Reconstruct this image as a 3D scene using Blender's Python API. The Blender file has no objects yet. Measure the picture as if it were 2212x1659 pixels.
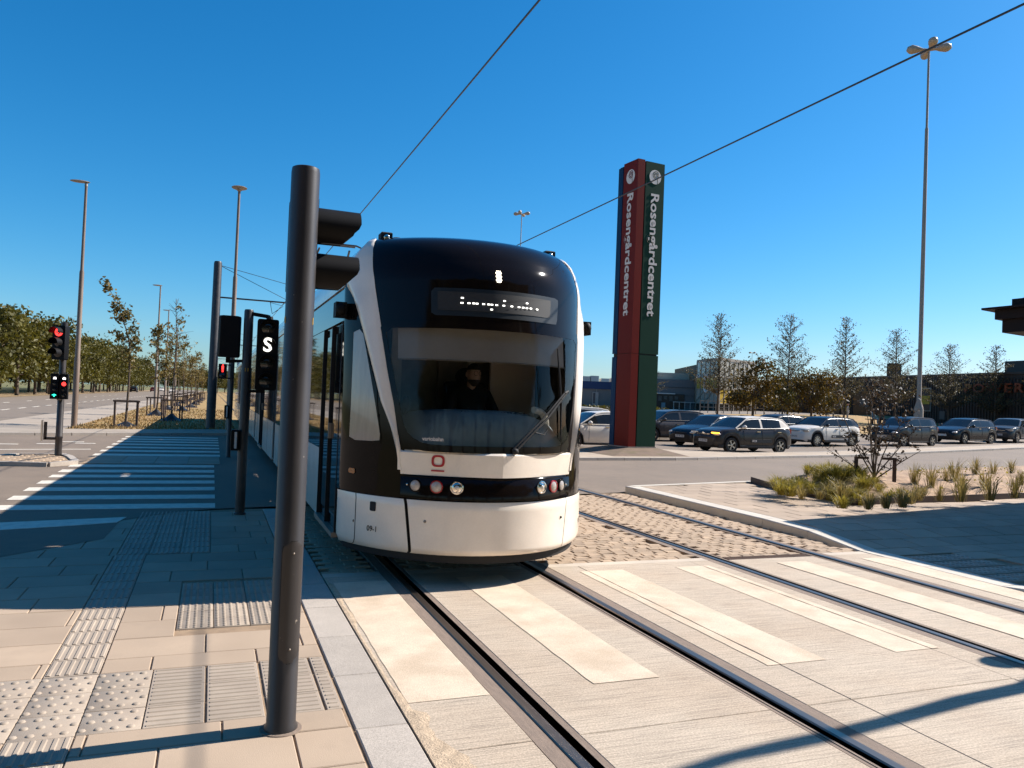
import bpy, bmesh, math, random
from mathutils import Vector, Matrix
random.seed(7)
SC = bpy.context.scene
COL = SC.collection
# ------------------------------------------------------------------ camera
YAW, PITCH, ROLL, EYE = math.radians(21.035), math.radians(1.206), math.radians(2.265), 1.75
cf = Vector((math.sin(YAW)*math.cos(PITCH), math.cos(YAW)*math.cos(PITCH), math.sin(PITCH)))
cr0 = Vector((math.cos(YAW), -math.sin(YAW), 0)); cu0 = cr0.cross(cf)
cr = cr0*math.cos(ROLL)+cu0*math.sin(ROLL); cu = -cr0*math.sin(ROLL)+cu0*math.cos(ROLL)
cam_d = bpy.data.cameras.new('camera'); cam = bpy.data.objects.new('camera', cam_d); COL.objects.link(cam)
cam.matrix_world = Matrix(((cr.x, cu.x, -cf.x, 0), (cr.y, cu.y, -cf.y, 0), (cr.z, cu.z, -cf.z, EYE), (0, 0, 0, 1)))
cam_d.sensor_width = 36; cam_d.lens = 36*1682/2212; cam_d.clip_end = 5000; cam_d.clip_start = .05
SC.camera = cam
# ------------------------------------------------------------------ sky, sun, exposure
SUN_EL = math.radians(40.0)
SUN_AZ = math.radians(88.0)          # clockwise from +Y
W = bpy.data.worlds.new('World'); SC.world = W; W.use_nodes = True
nt = W.node_tree; nt.nodes.clear()
sky = nt.nodes.new('ShaderNodeTexSky'); sky.sky_type = 'NISHITA'; sky.sun_disc = False
sky.sun_elevation = SUN_EL; sky.sun_rotation = SUN_AZ
sky.air_density = 1.0; sky.dust_density = 0.5; sky.ozone_density = 2.5
hs = nt.nodes.new('ShaderNodeHueSaturation'); hs.inputs['Saturation'].default_value = 1.32; hs.inputs['Hue'].default_value = 0.492
bg = nt.nodes.new('ShaderNodeBackground'); bg.inputs['Strength'].default_value = 0.05
wo = nt.nodes.new('ShaderNodeOutputWorld')
sep = nt.nodes.new('ShaderNodeSeparateColor'); com = nt.nodes.new('ShaderNodeCombineColor')   # camera-like colour response of the blue sky
nt.links.new(sky.outputs[0], hs.inputs['Color']); nt.links.new(hs.outputs[0], sep.inputs[0])
SK = .085
for i_, (p_, k_) in enumerate(((1.36, 1.36), (.98, 1.34), (.96, 1.70))):
    m1 = nt.nodes.new('ShaderNodeMath'); m1.operation = 'MULTIPLY'; m1.inputs[1].default_value = SK
    m0 = nt.nodes.new('ShaderNodeMath'); m0.operation = 'MAXIMUM'; m0.inputs[1].default_value = 0.0
    m2 = nt.nodes.new('ShaderNodeMath'); m2.operation = 'POWER'; m2.inputs[1].default_value = p_
    m3 = nt.nodes.new('ShaderNodeMath'); m3.operation = 'MULTIPLY'; m3.inputs[1].default_value = k_/SK
    nt.links.new(sep.outputs[i_], m1.inputs[0]); nt.links.new(m1.outputs[0], m0.inputs[0]); nt.links.new(m0.outputs[0], m2.inputs[0]); nt.links.new(m2.outputs[0], m3.inputs[0]); nt.links.new(m3.outputs[0], com.inputs[i_])
nt.links.new(com.outputs[0], bg.inputs['Color']); nt.links.new(bg.outputs[0], wo.inputs['Surface'])
sd = bpy.data.lights.new('sun', 'SUN'); sd.energy = 5.0; sd.angle = math.radians(.5); sd.color = (1.0, .96, .92)
sun = bpy.data.objects.new('sun', sd); COL.objects.link(sun)
SV = Vector((math.sin(SUN_AZ)*math.cos(SUN_EL), math.cos(SUN_AZ)*math.cos(SUN_EL), math.sin(SUN_EL)))
sun.rotation_euler = SV.to_track_quat('Z', 'Y').to_euler(); sun.location = SV*60
vs = SC.view_settings; vs.view_transform = 'Standard'; vs.look = 'None'; vs.exposure = 0.78; vs.gamma = 1; vs.use_curve_mapping = False
# ------------------------------------------------------------------ pixel helpers (photo pixels scaled to 2212 wide)
def ray(x, y):
    return cf + cr*((x-1106)/1682.0) - cu*((y-829.5)/1682.0)
def at_z(x, y, z=0.0):
    d = ray(x, y); return Vector((0, 0, EYE)) + d*((z-EYE)/d.z)
def at_depth(x, y, dep):
    return Vector((0, 0, EYE)) + ray(x, y)*dep
def lerp(a, b, t): return a+(b-a)*t
def interp(x, xs, ys):
    if x <= xs[0]: return ys[0]
    for i in range(1, len(xs)):
        if x <= xs[i]:
            return lerp(ys[i-1], ys[i], (x-xs[i-1])/(xs[i]-xs[i-1]))
    return ys[-1]
def sstep(a, b, x):
    t = max(0.0, min(1.0, (x-a)/(b-a))); return t*t*(3-2*t)
# ------------------------------------------------------------------ materials
MATS = {}
def warm(c): return (c[0], c[1]*.90, c[2]*.76)     # sunlight's warmth put into every base colour, so shade turns less blue
def pm(name, col, rough=.6, var=.12, scale=6.0, bump=0.0, bscale=60.0, metal=0.0, spec=.5, rnd=0.0, coat=0.0, stretch=None, fine=0.0, fscale=150.0, tint=None, tscale=1.2, tamt=.5, space='W', tlo=.42, thi=.68):
    if name in MATS: return MATS[name]
    col = warm(col); tint = warm(tint) if tint else None
    m = bpy.data.materials.new(name); m.use_nodes = True; n = m.node_tree; L = n.links
    b = n.nodes['Principled BSDF']; b.inputs['Roughness'].default_value = rough; b.inputs['Metallic'].default_value = metal
    b.inputs['Specular IOR Level'].default_value = spec
    if coat: b.inputs['Coat Weight'].default_value = coat; b.inputs['Coat Roughness'].default_value = .03
    if space == 'W':
        g = n.nodes.new('ShaderNodeNewGeometry'); pos = g.outputs['Position']
    else:
        g = n.nodes.new('ShaderNodeTexCoord'); pos = g.outputs['Object']
    if stretch:
        mp = n.nodes.new('ShaderNodeMapping'); mp.inputs['Scale'].default_value = stretch; L.new(pos, mp.inputs['Vector']); pos = mp.outputs[0]
    c1 = [max(0, c*(1-var)) for c in col[:3]]+[1]; c2 = [min(1, c*(1+var)) for c in col[:3]]+[1]
    nz = n.nodes.new('ShaderNodeTexNoise'); nz.inputs['Scale'].default_value = scale; nz.inputs['Detail'].default_value = 5; nz.inputs['Roughness'].default_value = .65
    L.new(pos, nz.inputs['Vector'])
    rp = n.nodes.new('ShaderNodeValToRGB'); rp.color_ramp.elements[0].position = .3; rp.color_ramp.elements[1].position = .7
    rp.color_ramp.elements[0].color = c1; rp.color_ramp.elements[1].color = c2
    L.new(nz.outputs['Fac'], rp.inputs['Fac']); out = rp.outputs['Color']
    def mixc(kind, a, bcol, fac):
        mx = n.nodes.new('ShaderNodeMix'); mx.data_type = 'RGBA'; mx.blend_type = kind
        if isinstance(fac, float): mx.inputs['Factor'].default_value = fac
        else: L.new(fac, mx.inputs['Factor'])
        L.new(a, mx.inputs[6])
        if isinstance(bcol, (tuple, list)): mx.inputs[7].default_value = tuple(bcol[:3])+(1,)
        else: L.new(bcol, mx.inputs[7])
        return mx.outputs[2]
    if tint:
        n2 = n.nodes.new('ShaderNodeTexNoise'); n2.inputs['Scale'].default_value = tscale; n2.inputs['Detail'].default_value = 4; L.new(pos, n2.inputs['Vector'])
        r2 = n.nodes.new('ShaderNodeMapRange'); r2.inputs[1].default_value = tlo; r2.inputs[2].default_value = thi; r2.inputs[4].default_value = tamt
        L.new(n2.outputs['Fac'], r2.inputs[0]); out = mixc('MIX', out, tint, r2.outputs[0])
    if fine:
        n3 = n.nodes.new('ShaderNodeTexNoise'); n3.inputs['Scale'].default_value = fscale; n3.inputs['Detail'].default_value = 3; L.new(pos, n3.inputs['Vector'])
        r3 = n.nodes.new('ShaderNodeMapRange'); r3.inputs[1].default_value = .3; r3.inputs[2].default_value = .7; r3.inputs[3].default_value = 1-fine; r3.inputs[4].default_value = 1+fine
        L.new(n3.outputs['Fac'], r3.inputs[0])
        cc = n.nodes.new('ShaderNodeCombineColor'); [L.new(r3.outputs[0], cc.inputs[i]) for i in range(3)]
        out = mixc('MULTIPLY', out, cc.outputs[0], 1.0)
    if rnd:
        oi = n.nodes.new('ShaderNodeObjectInfo'); r4 = n.nodes.new('ShaderNodeMapRange'); r4.inputs[3].default_value = 1-rnd; r4.inputs[4].default_value = 1+rnd
        L.new(oi.outputs['Random'], r4.inputs[0]); cc = n.nodes.new('ShaderNodeCombineColor'); [L.new(r4.outputs[0], cc.inputs[i]) for i in range(3)]
        out = mixc('MULTIPLY', out, cc.outputs[0], 1.0)
    L.new(out, b.inputs['Base Color'])
    if rough > .12:
        rr = n.nodes.new('ShaderNodeMapRange'); rr.inputs[3].default_value = max(.02, rough*.85); rr.inputs[4].default_value = min(1, rough*1.15)
        L.new(nz.outputs['Fac'], rr.inputs[0]); L.new(rr.outputs[0], b.inputs['Roughness'])
    if bump:
        nb = n.nodes.new('ShaderNodeTexNoise'); nb.inputs['Scale'].default_value = bscale; nb.inputs['Detail'].default_value = 4; L.new(pos, nb.inputs['Vector'])
        bp = n.nodes.new('ShaderNodeBump'); bp.inputs['Strength'].default_value = bump; bp.inputs['Distance'].default_value = .01
        L.new(nb.outputs['Fac'], bp.inputs['Height']); L.new(bp.outputs[0], b.inputs['Normal'])
    MATS[name] = m; return m
def emit(name, col, st):
    if name in MATS: return MATS[name]
    m = bpy.data.materials.new(name); m.use_nodes = True; n = m.node_tree; b = n.nodes['Principled BSDF']
    b.inputs['Base Color'].default_value = tuple(c*.3 for c in col)+(1,); b.inputs['Emission Color'].default_value = tuple(col)+(1,); b.inputs['Emission Strength'].default_value = st
    MATS[name] = m; return m
def glassm(name, tint, rough=.02, ior=1.45):
    m = bpy.data.materials.new(name); m.use_nodes = True; n = m.node_tree; n.nodes.clear(); L = n.links
    o = n.nodes.new('ShaderNodeOutputMaterial'); mx = n.nodes.new('ShaderNodeMixShader'); t = n.nodes.new('ShaderNodeBsdfTransparent'); g = n.nodes.new('ShaderNodeBsdfGlossy')
    f = n.nodes.new('ShaderNodeFresnel'); f.inputs['IOR'].default_value = ior
    t.inputs['Color'].default_value = tuple(tint)+(1,); g.inputs['Roughness'].default_value = rough; g.inputs['Color'].default_value = (.95, .95, .95, 1)
    L.new(f.outputs[0], mx.inputs[0]); L.new(t.outputs[0], mx.inputs[1]); L.new(g.outputs[0], mx.inputs[2]); L.new(mx.outputs[0], o.inputs['Surface'])
    MATS[name] = m; return m
def leafm(name, col, var=.35, trans=.35, scale=.9, tint=None):
    if name in MATS: return MATS[name]
    col = warm(col); tint = warm(tint) if tint else None
    m = bpy.data.materials.new(name); m.use_nodes = True; n = m.node_tree; n.nodes.clear(); L = n.links
    o = n.nodes.new('ShaderNodeOutputMaterial'); mx = n.nodes.new('ShaderNodeMixShader'); mx.inputs[0].default_value = trans
    d = n.nodes.new('ShaderNodeBsdfPrincipled'); d.inputs['Roughness'].default_value = .55; d.inputs['Specular IOR Level'].default_value = .35
    t = n.nodes.new('ShaderNodeBsdfTranslucent')
    g = n.nodes.new('ShaderNodeNewGeometry'); nz = n.nodes.new('ShaderNodeTexNoise'); nz.inputs['Scale'].default_value = scale; nz.inputs['Detail'].default_value = 6; nz.inputs['Roughness'].default_value = .75
    L.new(g.outputs['Position'], nz.inputs['Vector'])
    rp = n.nodes.new('ShaderNodeValToRGB'); e = rp.color_ramp.elements; e[0].position = .33; e[1].position = .68
    e[0].color = tuple(c*(1-var) for c in col)+(1,); c2 = tint or tuple(c*(1+var) for c in col); e[1].color = tuple(c2)+(1,)
    L.new(nz.outputs['Fac'], rp.inputs[0]); L.new(rp.outputs[0], d.inputs['Base Color']); L.new(rp.outputs[0], t.inputs['Color'])
    L.new(d.outputs[0], mx.inputs[1]); L.new(t.outputs[0], mx.inputs[2]); L.new(mx.outputs[0], o.inputs['Surface'])
    MATS[name] = m; return m
# the setting's materials
M_asph = pm('asphalt', (.19, .155, .128), .85, .12, 3.0, .35, 220, fine=.25, fscale=190, tint=(.235, .192, .158), tscale=.35, tamt=.6)
M_asph2 = pm('asphalt_far', (.20, .168, .142), .85, .10, 1.0, .2, 120, fine=.15, fscale=90)
M_paint = pm('road_paint', (.72, .70, .66), .6, .12, 9.0, .1, 150, tint=(.35, .33, .31), tscale=7, tamt=.35)
M_cream = pm('cream_thermoplastic', (.65, .565, .475), .75, .10, 5.0, .5, 200, tint=(.50, .405, .315), tscale=2.6, tamt=.7, fine=.16, fscale=150)
M_slab = pm('beige_concrete_slab', (.40, .325, .262), .8, .07, 5.0, .18, 160, rnd=.10, fine=.07, fscale=260, tint=(.325, .262, .21), tscale=2.5, tamt=.6)
M_tile = pm('grey_tactile_concrete', (.37, .325, .285), .75, .08, 6.0, .15, 200, rnd=.08, fine=.06, fscale=200, tint=(.30, .255, .225), tscale=4, tamt=.5)
M_gran = pm('grey_granite', (.41, .385, .37), .7, .08, 4.0, .15, 200, rnd=.07, fine=.30, fscale=170)
M_sett = pm('granite_sett', (.38, .295, .22), .8, .15, 7.0, .3, 70, rnd=.16, fine=.15, fscale=120)
M_sand = pm('joint_sand', (.30, .225, .16), .95, .2, 12.0, .5, 120)
M_rust = pm('brown_filler', (.22, .175, .15), .85, .18, 6.0, .3, 150, stretch=(8, 1, 8), fine=.2)
M_rail = pm('rail_steel', (.27, .235, .225), .38, .12, 2.0, metal=1.0, stretch=(30, .6, 30))
M_dark = pm('dark_recess', (.012, .010, .010), .9, .2)
M_soil = pm('sandy_soil', (.40, .285, .20), .95, .30, 7.0, 1.0, 28, tint=(.22, .145, .095), tscale=4, tamt=.85)
M_dry = pm('dry_grass', (.36, .235, .10), .95, .30, 2.5, .8, 60, tint=(.22, .20, .07), tscale=.5, tamt=.6, fine=.3, fscale=45)
M_green = pm('grass_field', (.12, .13, .04), .95, .3, .4, .6, 30, tint=(.24, .19, .08), tscale=.05, tamt=.8)
def brushed_concrete():
    m = pm('brushed_concrete', (.46, .405, .35), .85, .07, 2.0, 0, tint=(.40, .325, .26), tscale=1.1, tamt=.6, fine=.24, fscale=90)
    n = m.node_tree; L = n.links; b = n.nodes['Principled BSDF']
    g = n.nodes.new('ShaderNodeNewGeometry'); mp = n.nodes.new('ShaderNodeMapping'); mp.inputs['Scale'].default_value = (.9, 40, 1); mp.inputs['Rotation'].default_value = (0, 0, .03)
    L.new(g.outputs['Position'], mp.inputs['Vector'])
    nz = n.nodes.new('ShaderNodeTexNoise'); nz.inputs['Scale'].default_value = 2.2; nz.inputs['Detail'].default_value = 8; nz.inputs['Roughness'].default_value = .75; nz.inputs['Distortion'].default_value = .15
    L.new(mp.outputs[0], nz.inputs['Vector'])
    old = b.inputs['Base Color'].links[0].from_socket
    mr = n.nodes.new('ShaderNodeMapRange'); mr.inputs[1].default_value = .33; mr.inputs[2].default_value = .53; mr.inputs[3].default_value = .52; mr.inputs[4].default_value = 1.08
    L.new(nz.outputs['Fac'], mr.inputs[0]); cc = n.nodes.new('ShaderNodeCombineColor'); [L.new(mr.outputs[0], cc.inputs[i]) for i in range(3)]
    mx = n.nodes.new('ShaderNodeMix'); mx.data_type = 'RGBA'; mx.blend_type = 'MULTIPLY'; mx.inputs['Factor'].default_value = 1
    L.new(old, mx.inputs[6]); L.new(cc.outputs[0], mx.inputs[7]); L.new(mx.outputs[2], b.inputs['Base Color'])
    bp = n.nodes.new('ShaderNodeBump'); bp.inputs['Strength'].default_value = .4; bp.inputs['Distance'].default_value = .010
    L.new(nz.outputs['Fac'], bp.inputs['Height']); L.new(bp.outputs[0], b.inputs['Normal'])
    return m
M_conc = brushed_concrete()
M_pole = pm('dark_grey_pole_paint', (.036, .032, .033), .42, .15, 4.0, .05, 200, tint=(.09, .08, .08), tscale=6, tamt=.3)
M_blk = pm('black_signal_plastic', (.007, .0065, .007), .6, .15, 8.0, spec=.18)
M_galv = pm('galvanised_steel', (.30, .27, .25), .5, .15, 5.0, metal=.6, stretch=(6, 6, .6))
M_wire = pm('dark_wire', (.03, .03, .035), .5)
M_wood = pm('brown_stake_wood', (.075, .05, .04), .8, .25, 14, .3, 60, stretch=(4, 4, .6))
M_bark = pm('bark', (.10, .075, .055), .9, .3, 9, .6, 40, stretch=(2, 2, .5))
M_white = pm('white_tram_paint', (.90, .86, .83), .24, .03, 1.0, coat=.5, spec=.5, tint=(.68, .62, .57), tscale=3.5, tamt=.25, fine=.02, fscale=60)
M_gloss = pm('black_gloss_panel', (.008, .006, .006), .07, .1, 3.0, spec=.16)
M_gglass = pm('dark_window_glass', (.010, .010, .012), .03, .1, 3.0, spec=.9)
M_rub = pm('black_rubber', (.012, .011, .011), .75, .2, 20)
M_chrome = pm('chrome', (.75, .75, .76), .12, .05, 9, metal=1.0)
M_txtw = pm('white_lettering', (.72, .70, .72), .6, .05)
M_red = pm('red_logo_paint', (.42, .012, .022), .45, .06)
M_grass = leafm('green_blades', (.21, .21, .03), .4, .42, 4.0, tint=(.42, .35, .06))
M_grassd = leafm('dull_blades', (.19, .17, .05), .35, .4, 3.0, tint=(.36, .29, .11))
M_leafA = leafm('park_leaf', (.062, .070, .010), .45, .30, .35, tint=(.15, .135, .015))
M_leafB = leafm('young_leaf', (.15, .13, .035), .35, .35, .8, tint=(.26, .20, .06))
M_leafC = leafm('sparse_leaf', (.085, .075, .04), .35, .35, .8, tint=(.16, .14, .07))
M_leafD = leafm('autumn_leaf', (.06, .055, .012), .45, .35, .5, tint=(.17, .11, .016))
M_leafE = leafm('dark_shrub_leaf', (.035, .03, .02), .35, .25, 4.0, tint=(.09, .06, .035))
M_glass = glassm('windscreen_glass', (.86, .88, .89), ior=1.30)
# ------------------------------------------------------------------ mesh helpers
class MB:
    def __init__(s): s.v = []; s.f = []
    def add(s, vs, fs):
        o = len(s.v); s.v += [tuple(p) for p in vs]; s.f += [tuple(i+o for i in f) for f in fs]; return s
    def box(s, x0, x1, y0, y1, z0, z1, ch=0.0):
        if ch:
            s.add([(x0, y0, z0), (x1, y0, z0), (x1, y1, z0), (x0, y1, z0), (x0, y0, z1-ch), (x1, y0, z1-ch), (x1, y1, z1-ch), (x0, y1, z1-ch),
                   (x0+ch, y0+ch, z1), (x1-ch, y0+ch, z1), (x1-ch, y1-ch, z1), (x0+ch, y1-ch, z1)],
                  [(0, 1, 5, 4), (1, 2, 6, 5), (2, 3, 7, 6), (3, 0, 4, 7), (4, 5, 9, 8), (5, 6, 10, 9), (6, 7, 11, 10), (7, 4, 8, 11), (8, 9, 10, 11), (3, 2, 1, 0)])
        else:
            s.add([(x0, y0, z0), (x1, y0, z0), (x1, y1, z0), (x0, y1, z0), (x0, y0, z1), (x1, y0, z1), (x1, y1, z1), (x0, y1, z1)],
                  [(0, 1, 5, 4), (1, 2, 6, 5), (2, 3, 7, 6), (3, 0, 4, 7), (4, 5, 6, 7), (3, 2, 1, 0)])
        return s
    def obox(s, c, ax, ay, az):      # oriented box from half-axis vectors
        c = Vector(c); P = [c+sx*ax+sy*ay+sz*az for sz in (-1, 1) for sy in (-1, 1) for sx in (-1, 1)]
        return s.add(P, [(0, 2, 3, 1), (4, 5, 7, 6), (0, 1, 5, 4), (2, 6, 7, 3), (0, 4, 6, 2), (1, 3, 7, 5)])
    def bar(s, p0, p1, w, h, up=Vector((0, 0, 1))):
        p0 = Vector(p0); p1 = Vector(p1); d = (p1-p0); L = d.length; d.normalize(); sd_ = d.cross(up)
        if sd_.length < 1e-4: sd_ = d.cross(Vector((0, 1, 0)))
        sd_.normalize(); u = sd_.cross(d)
        return s.obox((p0+p1)/2, d*(L/2), sd_*(w/2), u*(h/2))
    def cyl(s, p0, p1, r0, r1=None, n=12, caps=True):
        return s.tube([p0, p1], [r0, r0 if r1 is None else r1], n, caps)
    def tube(s, path, r, n=8, caps=True):
        path = [Vector(p) for p in path]; m = len(path)
        if not isinstance(r, (list, tuple)): r = [r]*m
        vs = []; prev = None
        for i, p in enumerate(path):
            d = (path[min(i+1, m-1)]-path[max(i-1, 0)])
            if d.length < 1e-9: d = Vector((0, 0, 1))
            d.normalize()
            if prev is None:
                a = d.cross(Vector((0, 0, 1)) if abs(d.z) < .95 else Vector((0, 1, 0)))
            else:
                a = prev-d*prev.dot(d)
            a.normalize(); prev = a; b = d.cross(a)
            for k in range(n):
                t = 2*math.pi*k/n; vs.append(p+(a*math.cos(t)+b*math.sin(t))*r[i])
        fs = []
        for i in range(m-1):
            for k in range(n):
                k2 = (k+1) % n; fs.append((i*n+k, i*n+k2, (i+1)*n+k2, (i+1)*n+k))
        if caps: fs.append(tuple(range(n-1, -1, -1))); fs.append(tuple((m-1)*n+k for k in range(n)))
        return s.add(vs, fs)
    def lathe(s, prof, c=(0, 0, 0), axis='Z', n=20, a0=0, a1=2*math.pi, flip=False):
        vs = []; full = abs(a1-a0-2*math.pi) < 1e-6; k = n if full else n+1
        for (r, h) in prof:
            for i in range(k):
                t = a0+(a1-a0)*i/n; x, y = r*math.cos(t), r*math.sin(t)
                p = (x, y, h) if axis == 'Z' else ((h, x, y) if axis == 'X' else (x, h, y))
                vs.append((c[0]+p[0], c[1]+p[1], c[2]+p[2]))
        fs = []
        for j in range(len(prof)-1):
            for i in range(n if full else n):
                i2 = (i+1) % k if full else i+1
                fs.append((j*k+i, j*k+i2, (j+1)*k+i2, (j+1)*k+i))
        return s.add(vs, fs)
    def ball(s, c, rx, ry, rz, n=10, m=7):
        return s.add(*ballgeo(c, rx, ry, rz, n, m))
    def prism(s, pts, z0, z1):
        n = len(pts); vs = [(p[0], p[1], z0) for p in pts]+[(p[0], p[1], z1) for p in pts]
        return s.add(vs, [tuple(range(n-1, -1, -1)), tuple(range(n, 2*n))]+[(i, (i+1) % n, n+(i+1) % n, n+i) for i in range(n)])
    def mesh(s, name, smooth=None):
        me = bpy.data.meshes.new(name); me.from_pydata(s.v, [], s.f); me.update()
        if smooth is not None:
            me.shade_smooth()
            if smooth < 180: me.set_sharp_from_angle(angle=math.radians(smooth))
        return me
    def build(s, name, mat, parent=None, world=False, smooth=None, fixn=False):
        if world and parent is not None:
            o = wloc(parent); s.v = [(p[0]-o.x, p[1]-o.y, p[2]-o.z) for p in s.v]
        me = s.mesh(name, None)
        if fixn:
            bm = bmesh.new(); bm.from_mesh(me); bmesh.ops.recalc_face_normals(bm, faces=bm.faces); bm.to_mesh(me); bm.free()
        if smooth is not None:
            me.shade_smooth(); me.set_sharp_from_angle(angle=math.radians(smooth))
        return link(name, me, mat, parent)
def ballgeo(c, rx, ry, rz, n=10, m=7):
    vs = []; fs = []
    for j in range(m+1):
        ph = math.pi*j/m
        for i in range(n):
            t = 2*math.pi*i/n; vs.append((c[0]+rx*math.sin(ph)*math.cos(t), c[1]+ry*math.sin(ph)*math.sin(t), c[2]+rz*math.cos(ph)))
    for j in range(m):
        for i in range(n):
            i2 = (i+1) % n; fs.append((j*n+i, (j+1)*n+i, (j+1)*n+i2, j*n+i2))
    return vs, fs
def wloc(o):
    v = Vector(o.location)
    while o.parent is not None: o = o.parent; v = v+Vector(o.location)
    return v
def link(name, me, mat, parent=None):
    o = bpy.data.objects.new(name, me)
    if mat is not None:
        if len(me.materials) == 0: me.materials.append(mat)
        elif me.materials[0] is not mat: o.material_slots[0].link = 'OBJECT'; o.material_slots[0].material = mat
    COL.objects.link(o)
    if parent is not None: o.parent = parent
    return o
def thing(name, label, cat, loc=(0, 0, 0), rz=0, group=None):
    o = bpy.data.objects.new(name, None); COL.objects.link(o); o.location = loc; o.rotation_euler = (0, 0, rz); o.empty_display_size = .2
    o['label'] = label; o['category'] = cat
    if group: o['group'] = group
    return o
def tag(o, label, cat, group=None):
    o['label'] = label; o['category'] = cat
    if group: o['group'] = group
    return o
def struct(o): o['kind'] = 'structure'; return o
def copy_tree(o, parent=None):
    c = o.copy(); COL.objects.link(c)
    if parent is not None: c.parent = parent
    for ch in list(o.children): copy_tree(ch, c)
    return c
def text_geo(txt, size, depth=.004, offset=0.0, align='CENTER', spacing=1.0, shear=0.0):
    cu_ = bpy.data.curves.new('t', 'FONT'); cu_.body = txt; cu_.size = size; cu_.extrude = depth/2; cu_.offset = offset; cu_.align_x = align; cu_.align_y = 'CENTER'; cu_.space_character = spacing; cu_.shear = shear; cu_.resolution_u = 3
    o = bpy.data.objects.new('t', cu_); COL.objects.link(o)
    dg = bpy.context.evaluated_depsgraph_get(); dg.update()
    me = bpy.data.meshes.new_from_object(o.evaluated_get(dg))
    vs = [tuple(v.co) for v in me.vertices]; fs = [tuple(p.vertices) for p in me.polygons]
    bpy.data.objects.remove(o); bpy.data.curves.remove(cu_); bpy.data.meshes.remove(me)
    return vs, fs
def place_text(name, txt, size, o, ex, ey, mat, parent, depth=.004, offset=0.0, **k):
    """text lying in the plane ex (reading direction), ey (up) at point o (world), out = ex x ey"""
    vs, fs = text_geo(txt, size, depth, offset, **k); o = Vector(o); ex = Vector(ex).normalized(); ey = Vector(ey).normalized(); ez = ex.cross(ey)
    b = MB(); b.add([o+ex*v[0]+ey*v[1]+ez*v[2] for v in vs], fs)
    return b.build(name, mat, parent, world=True)
# ================================================================== THE SETTING
def yk(x): return interp(x, [-60, -6.2, -2.5, .5, 4, 20, 120], [28, 28.8, 30.1, 31.4, 31.6, 35, 60])
def yn(x): return interp(x, [-60, -4, -1.9, -1.07, -1.03, -.44, .07, 7.8, 11.4, 20, 120], [8.0, 8.4, 9.0, 9.9, 11.2, 11.84, 12.12, 13.75, 14.6, 17, 42])
def gz(x, y):
    return .017*max(0, min(x, 70)-24)*sstep(8, 16, y) + 1.0*sstep(.5, 15, y-yk(x))*sstep(9, 20, x)
def gpt(px, py, dz=0.0):
    z = 0
    for _ in range(25):
        p = at_z(px, py, z+dz); z = lerp(z, gz(p.x, p.y), .6)
    return Vector((p.x, p.y, z))
def pz(y): return .12*sstep(7.7, 9.0, y)+.12*(1-sstep(4.6, 5.8, y))
xs = [-2500, -700, -250, -120, -80]+list(range(-60, -10, 5))+[i*1.0 for i in range(-10, 40)]+list(range(40, 120, 4))+[140, 200, 400, 900, 2500]
ys = [-2500, -600, -150, -50, -20, -10]+[i*1.0 for i in range(-6, 62)]+list(range(62, 140, 4))+[160, 200, 300, 500, 900, 2500]
b = MB(); vv = [(x, y, gz(x, y)-.05) for y in ys for x in xs]; nx = len(xs)
b.add(vv, [(j*nx+i, j*nx+i+1, (j+1)*nx+i+1, (j+1)*nx+i) for j in range(len(ys)-1) for i in range(nx-1)])
struct(b.build('ground', M_green, smooth=60))
def strip_sheet(name, xs_, f0, f1, dz, mat, ny=12, z=gz, parent=None):
    b = MB(); n = len(xs_); vs = []
    for x in xs_:
        for j in range(ny+1):
            y = lerp(f0(x), f1(x), j/ny); vs.append((x, y, z(x, y)+dz))
    b.add(vs, [(i*(ny+1)+j, (i+1)*(ny+1)+j, (i+1)*(ny+1)+j+1, i*(ny+1)+j+1) for i in range(n-1) for j in range(ny)])
    return b.build(name, mat, parent, smooth=60)
def poly_sheet(name, pts, z, mat, parent=None):
    b = MB(); b.add([(p[0], p[1], z) for p in pts], [tuple(range(len(pts)))])
    return b.build(name, mat, parent)
# cross street with its markings
RX = [-60, -40, -25, -15, -10, -7, -5, -4, -3, -2.5, -1.9, -1.5, -1.07, -1.03, -.7, -.44, -.2, .07, .75]
road = struct(strip_sheet('cross_street', RX, yn, yk, .004, M_asph, 24))
struct(strip_sheet('cross_street_beyond_tracks', [7.8, 9, 10, 11.4]+[i*1.0 for i in range(12, 60)]+[70, 90, 120], yn, yk, .004, M_asph, 30))
GR = [(1.05, 1.625), (1.89, 3.135), (3.40, 5.41), (5.675, 6.915), (7.18, 7.8)]   # between the rail strips
for (a, c) in GR: struct(strip_sheet('cross_street_between_rails', [a, c], yn, yk, .003, M_asph, 8))
struct(strip_sheet('cross_street_gutter', [.75, 1.05], yn, yk, .0035, M_asph, 8))
def stripe(x0, x1, y0, y1, mat=M_paint, parent=road, z=.009, name='crossing_stripe'):
    b = MB(); b.box(x0, x1, y0, y1, z-.006, z); return b.build(name, mat, parent)
for (y0, y1) in [(18.46, 18.97), (17.32, 17.84), (16.37, 16.83), (15.34, 15.83), (14.33, 14.8), (13.27, 13.73), (12.23, 12.70)]: stripe(-2.73, .12, y0, y1)
b = MB(); b.prism([(-2.75, 10.62), (-2.2, 10.62), (-1.55, 10.82), (-1.05, 11.02), (-.98, 11.45), (-2.75, 11.08)], .003, .009); b.build('crossing_stripe', M_paint, road)
for y in [29.3, 28.1, 26.9, 25.6, 24.3, 23.0, 21.7]: stripe(-2.66, .27, y-.28, y+.28)
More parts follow.
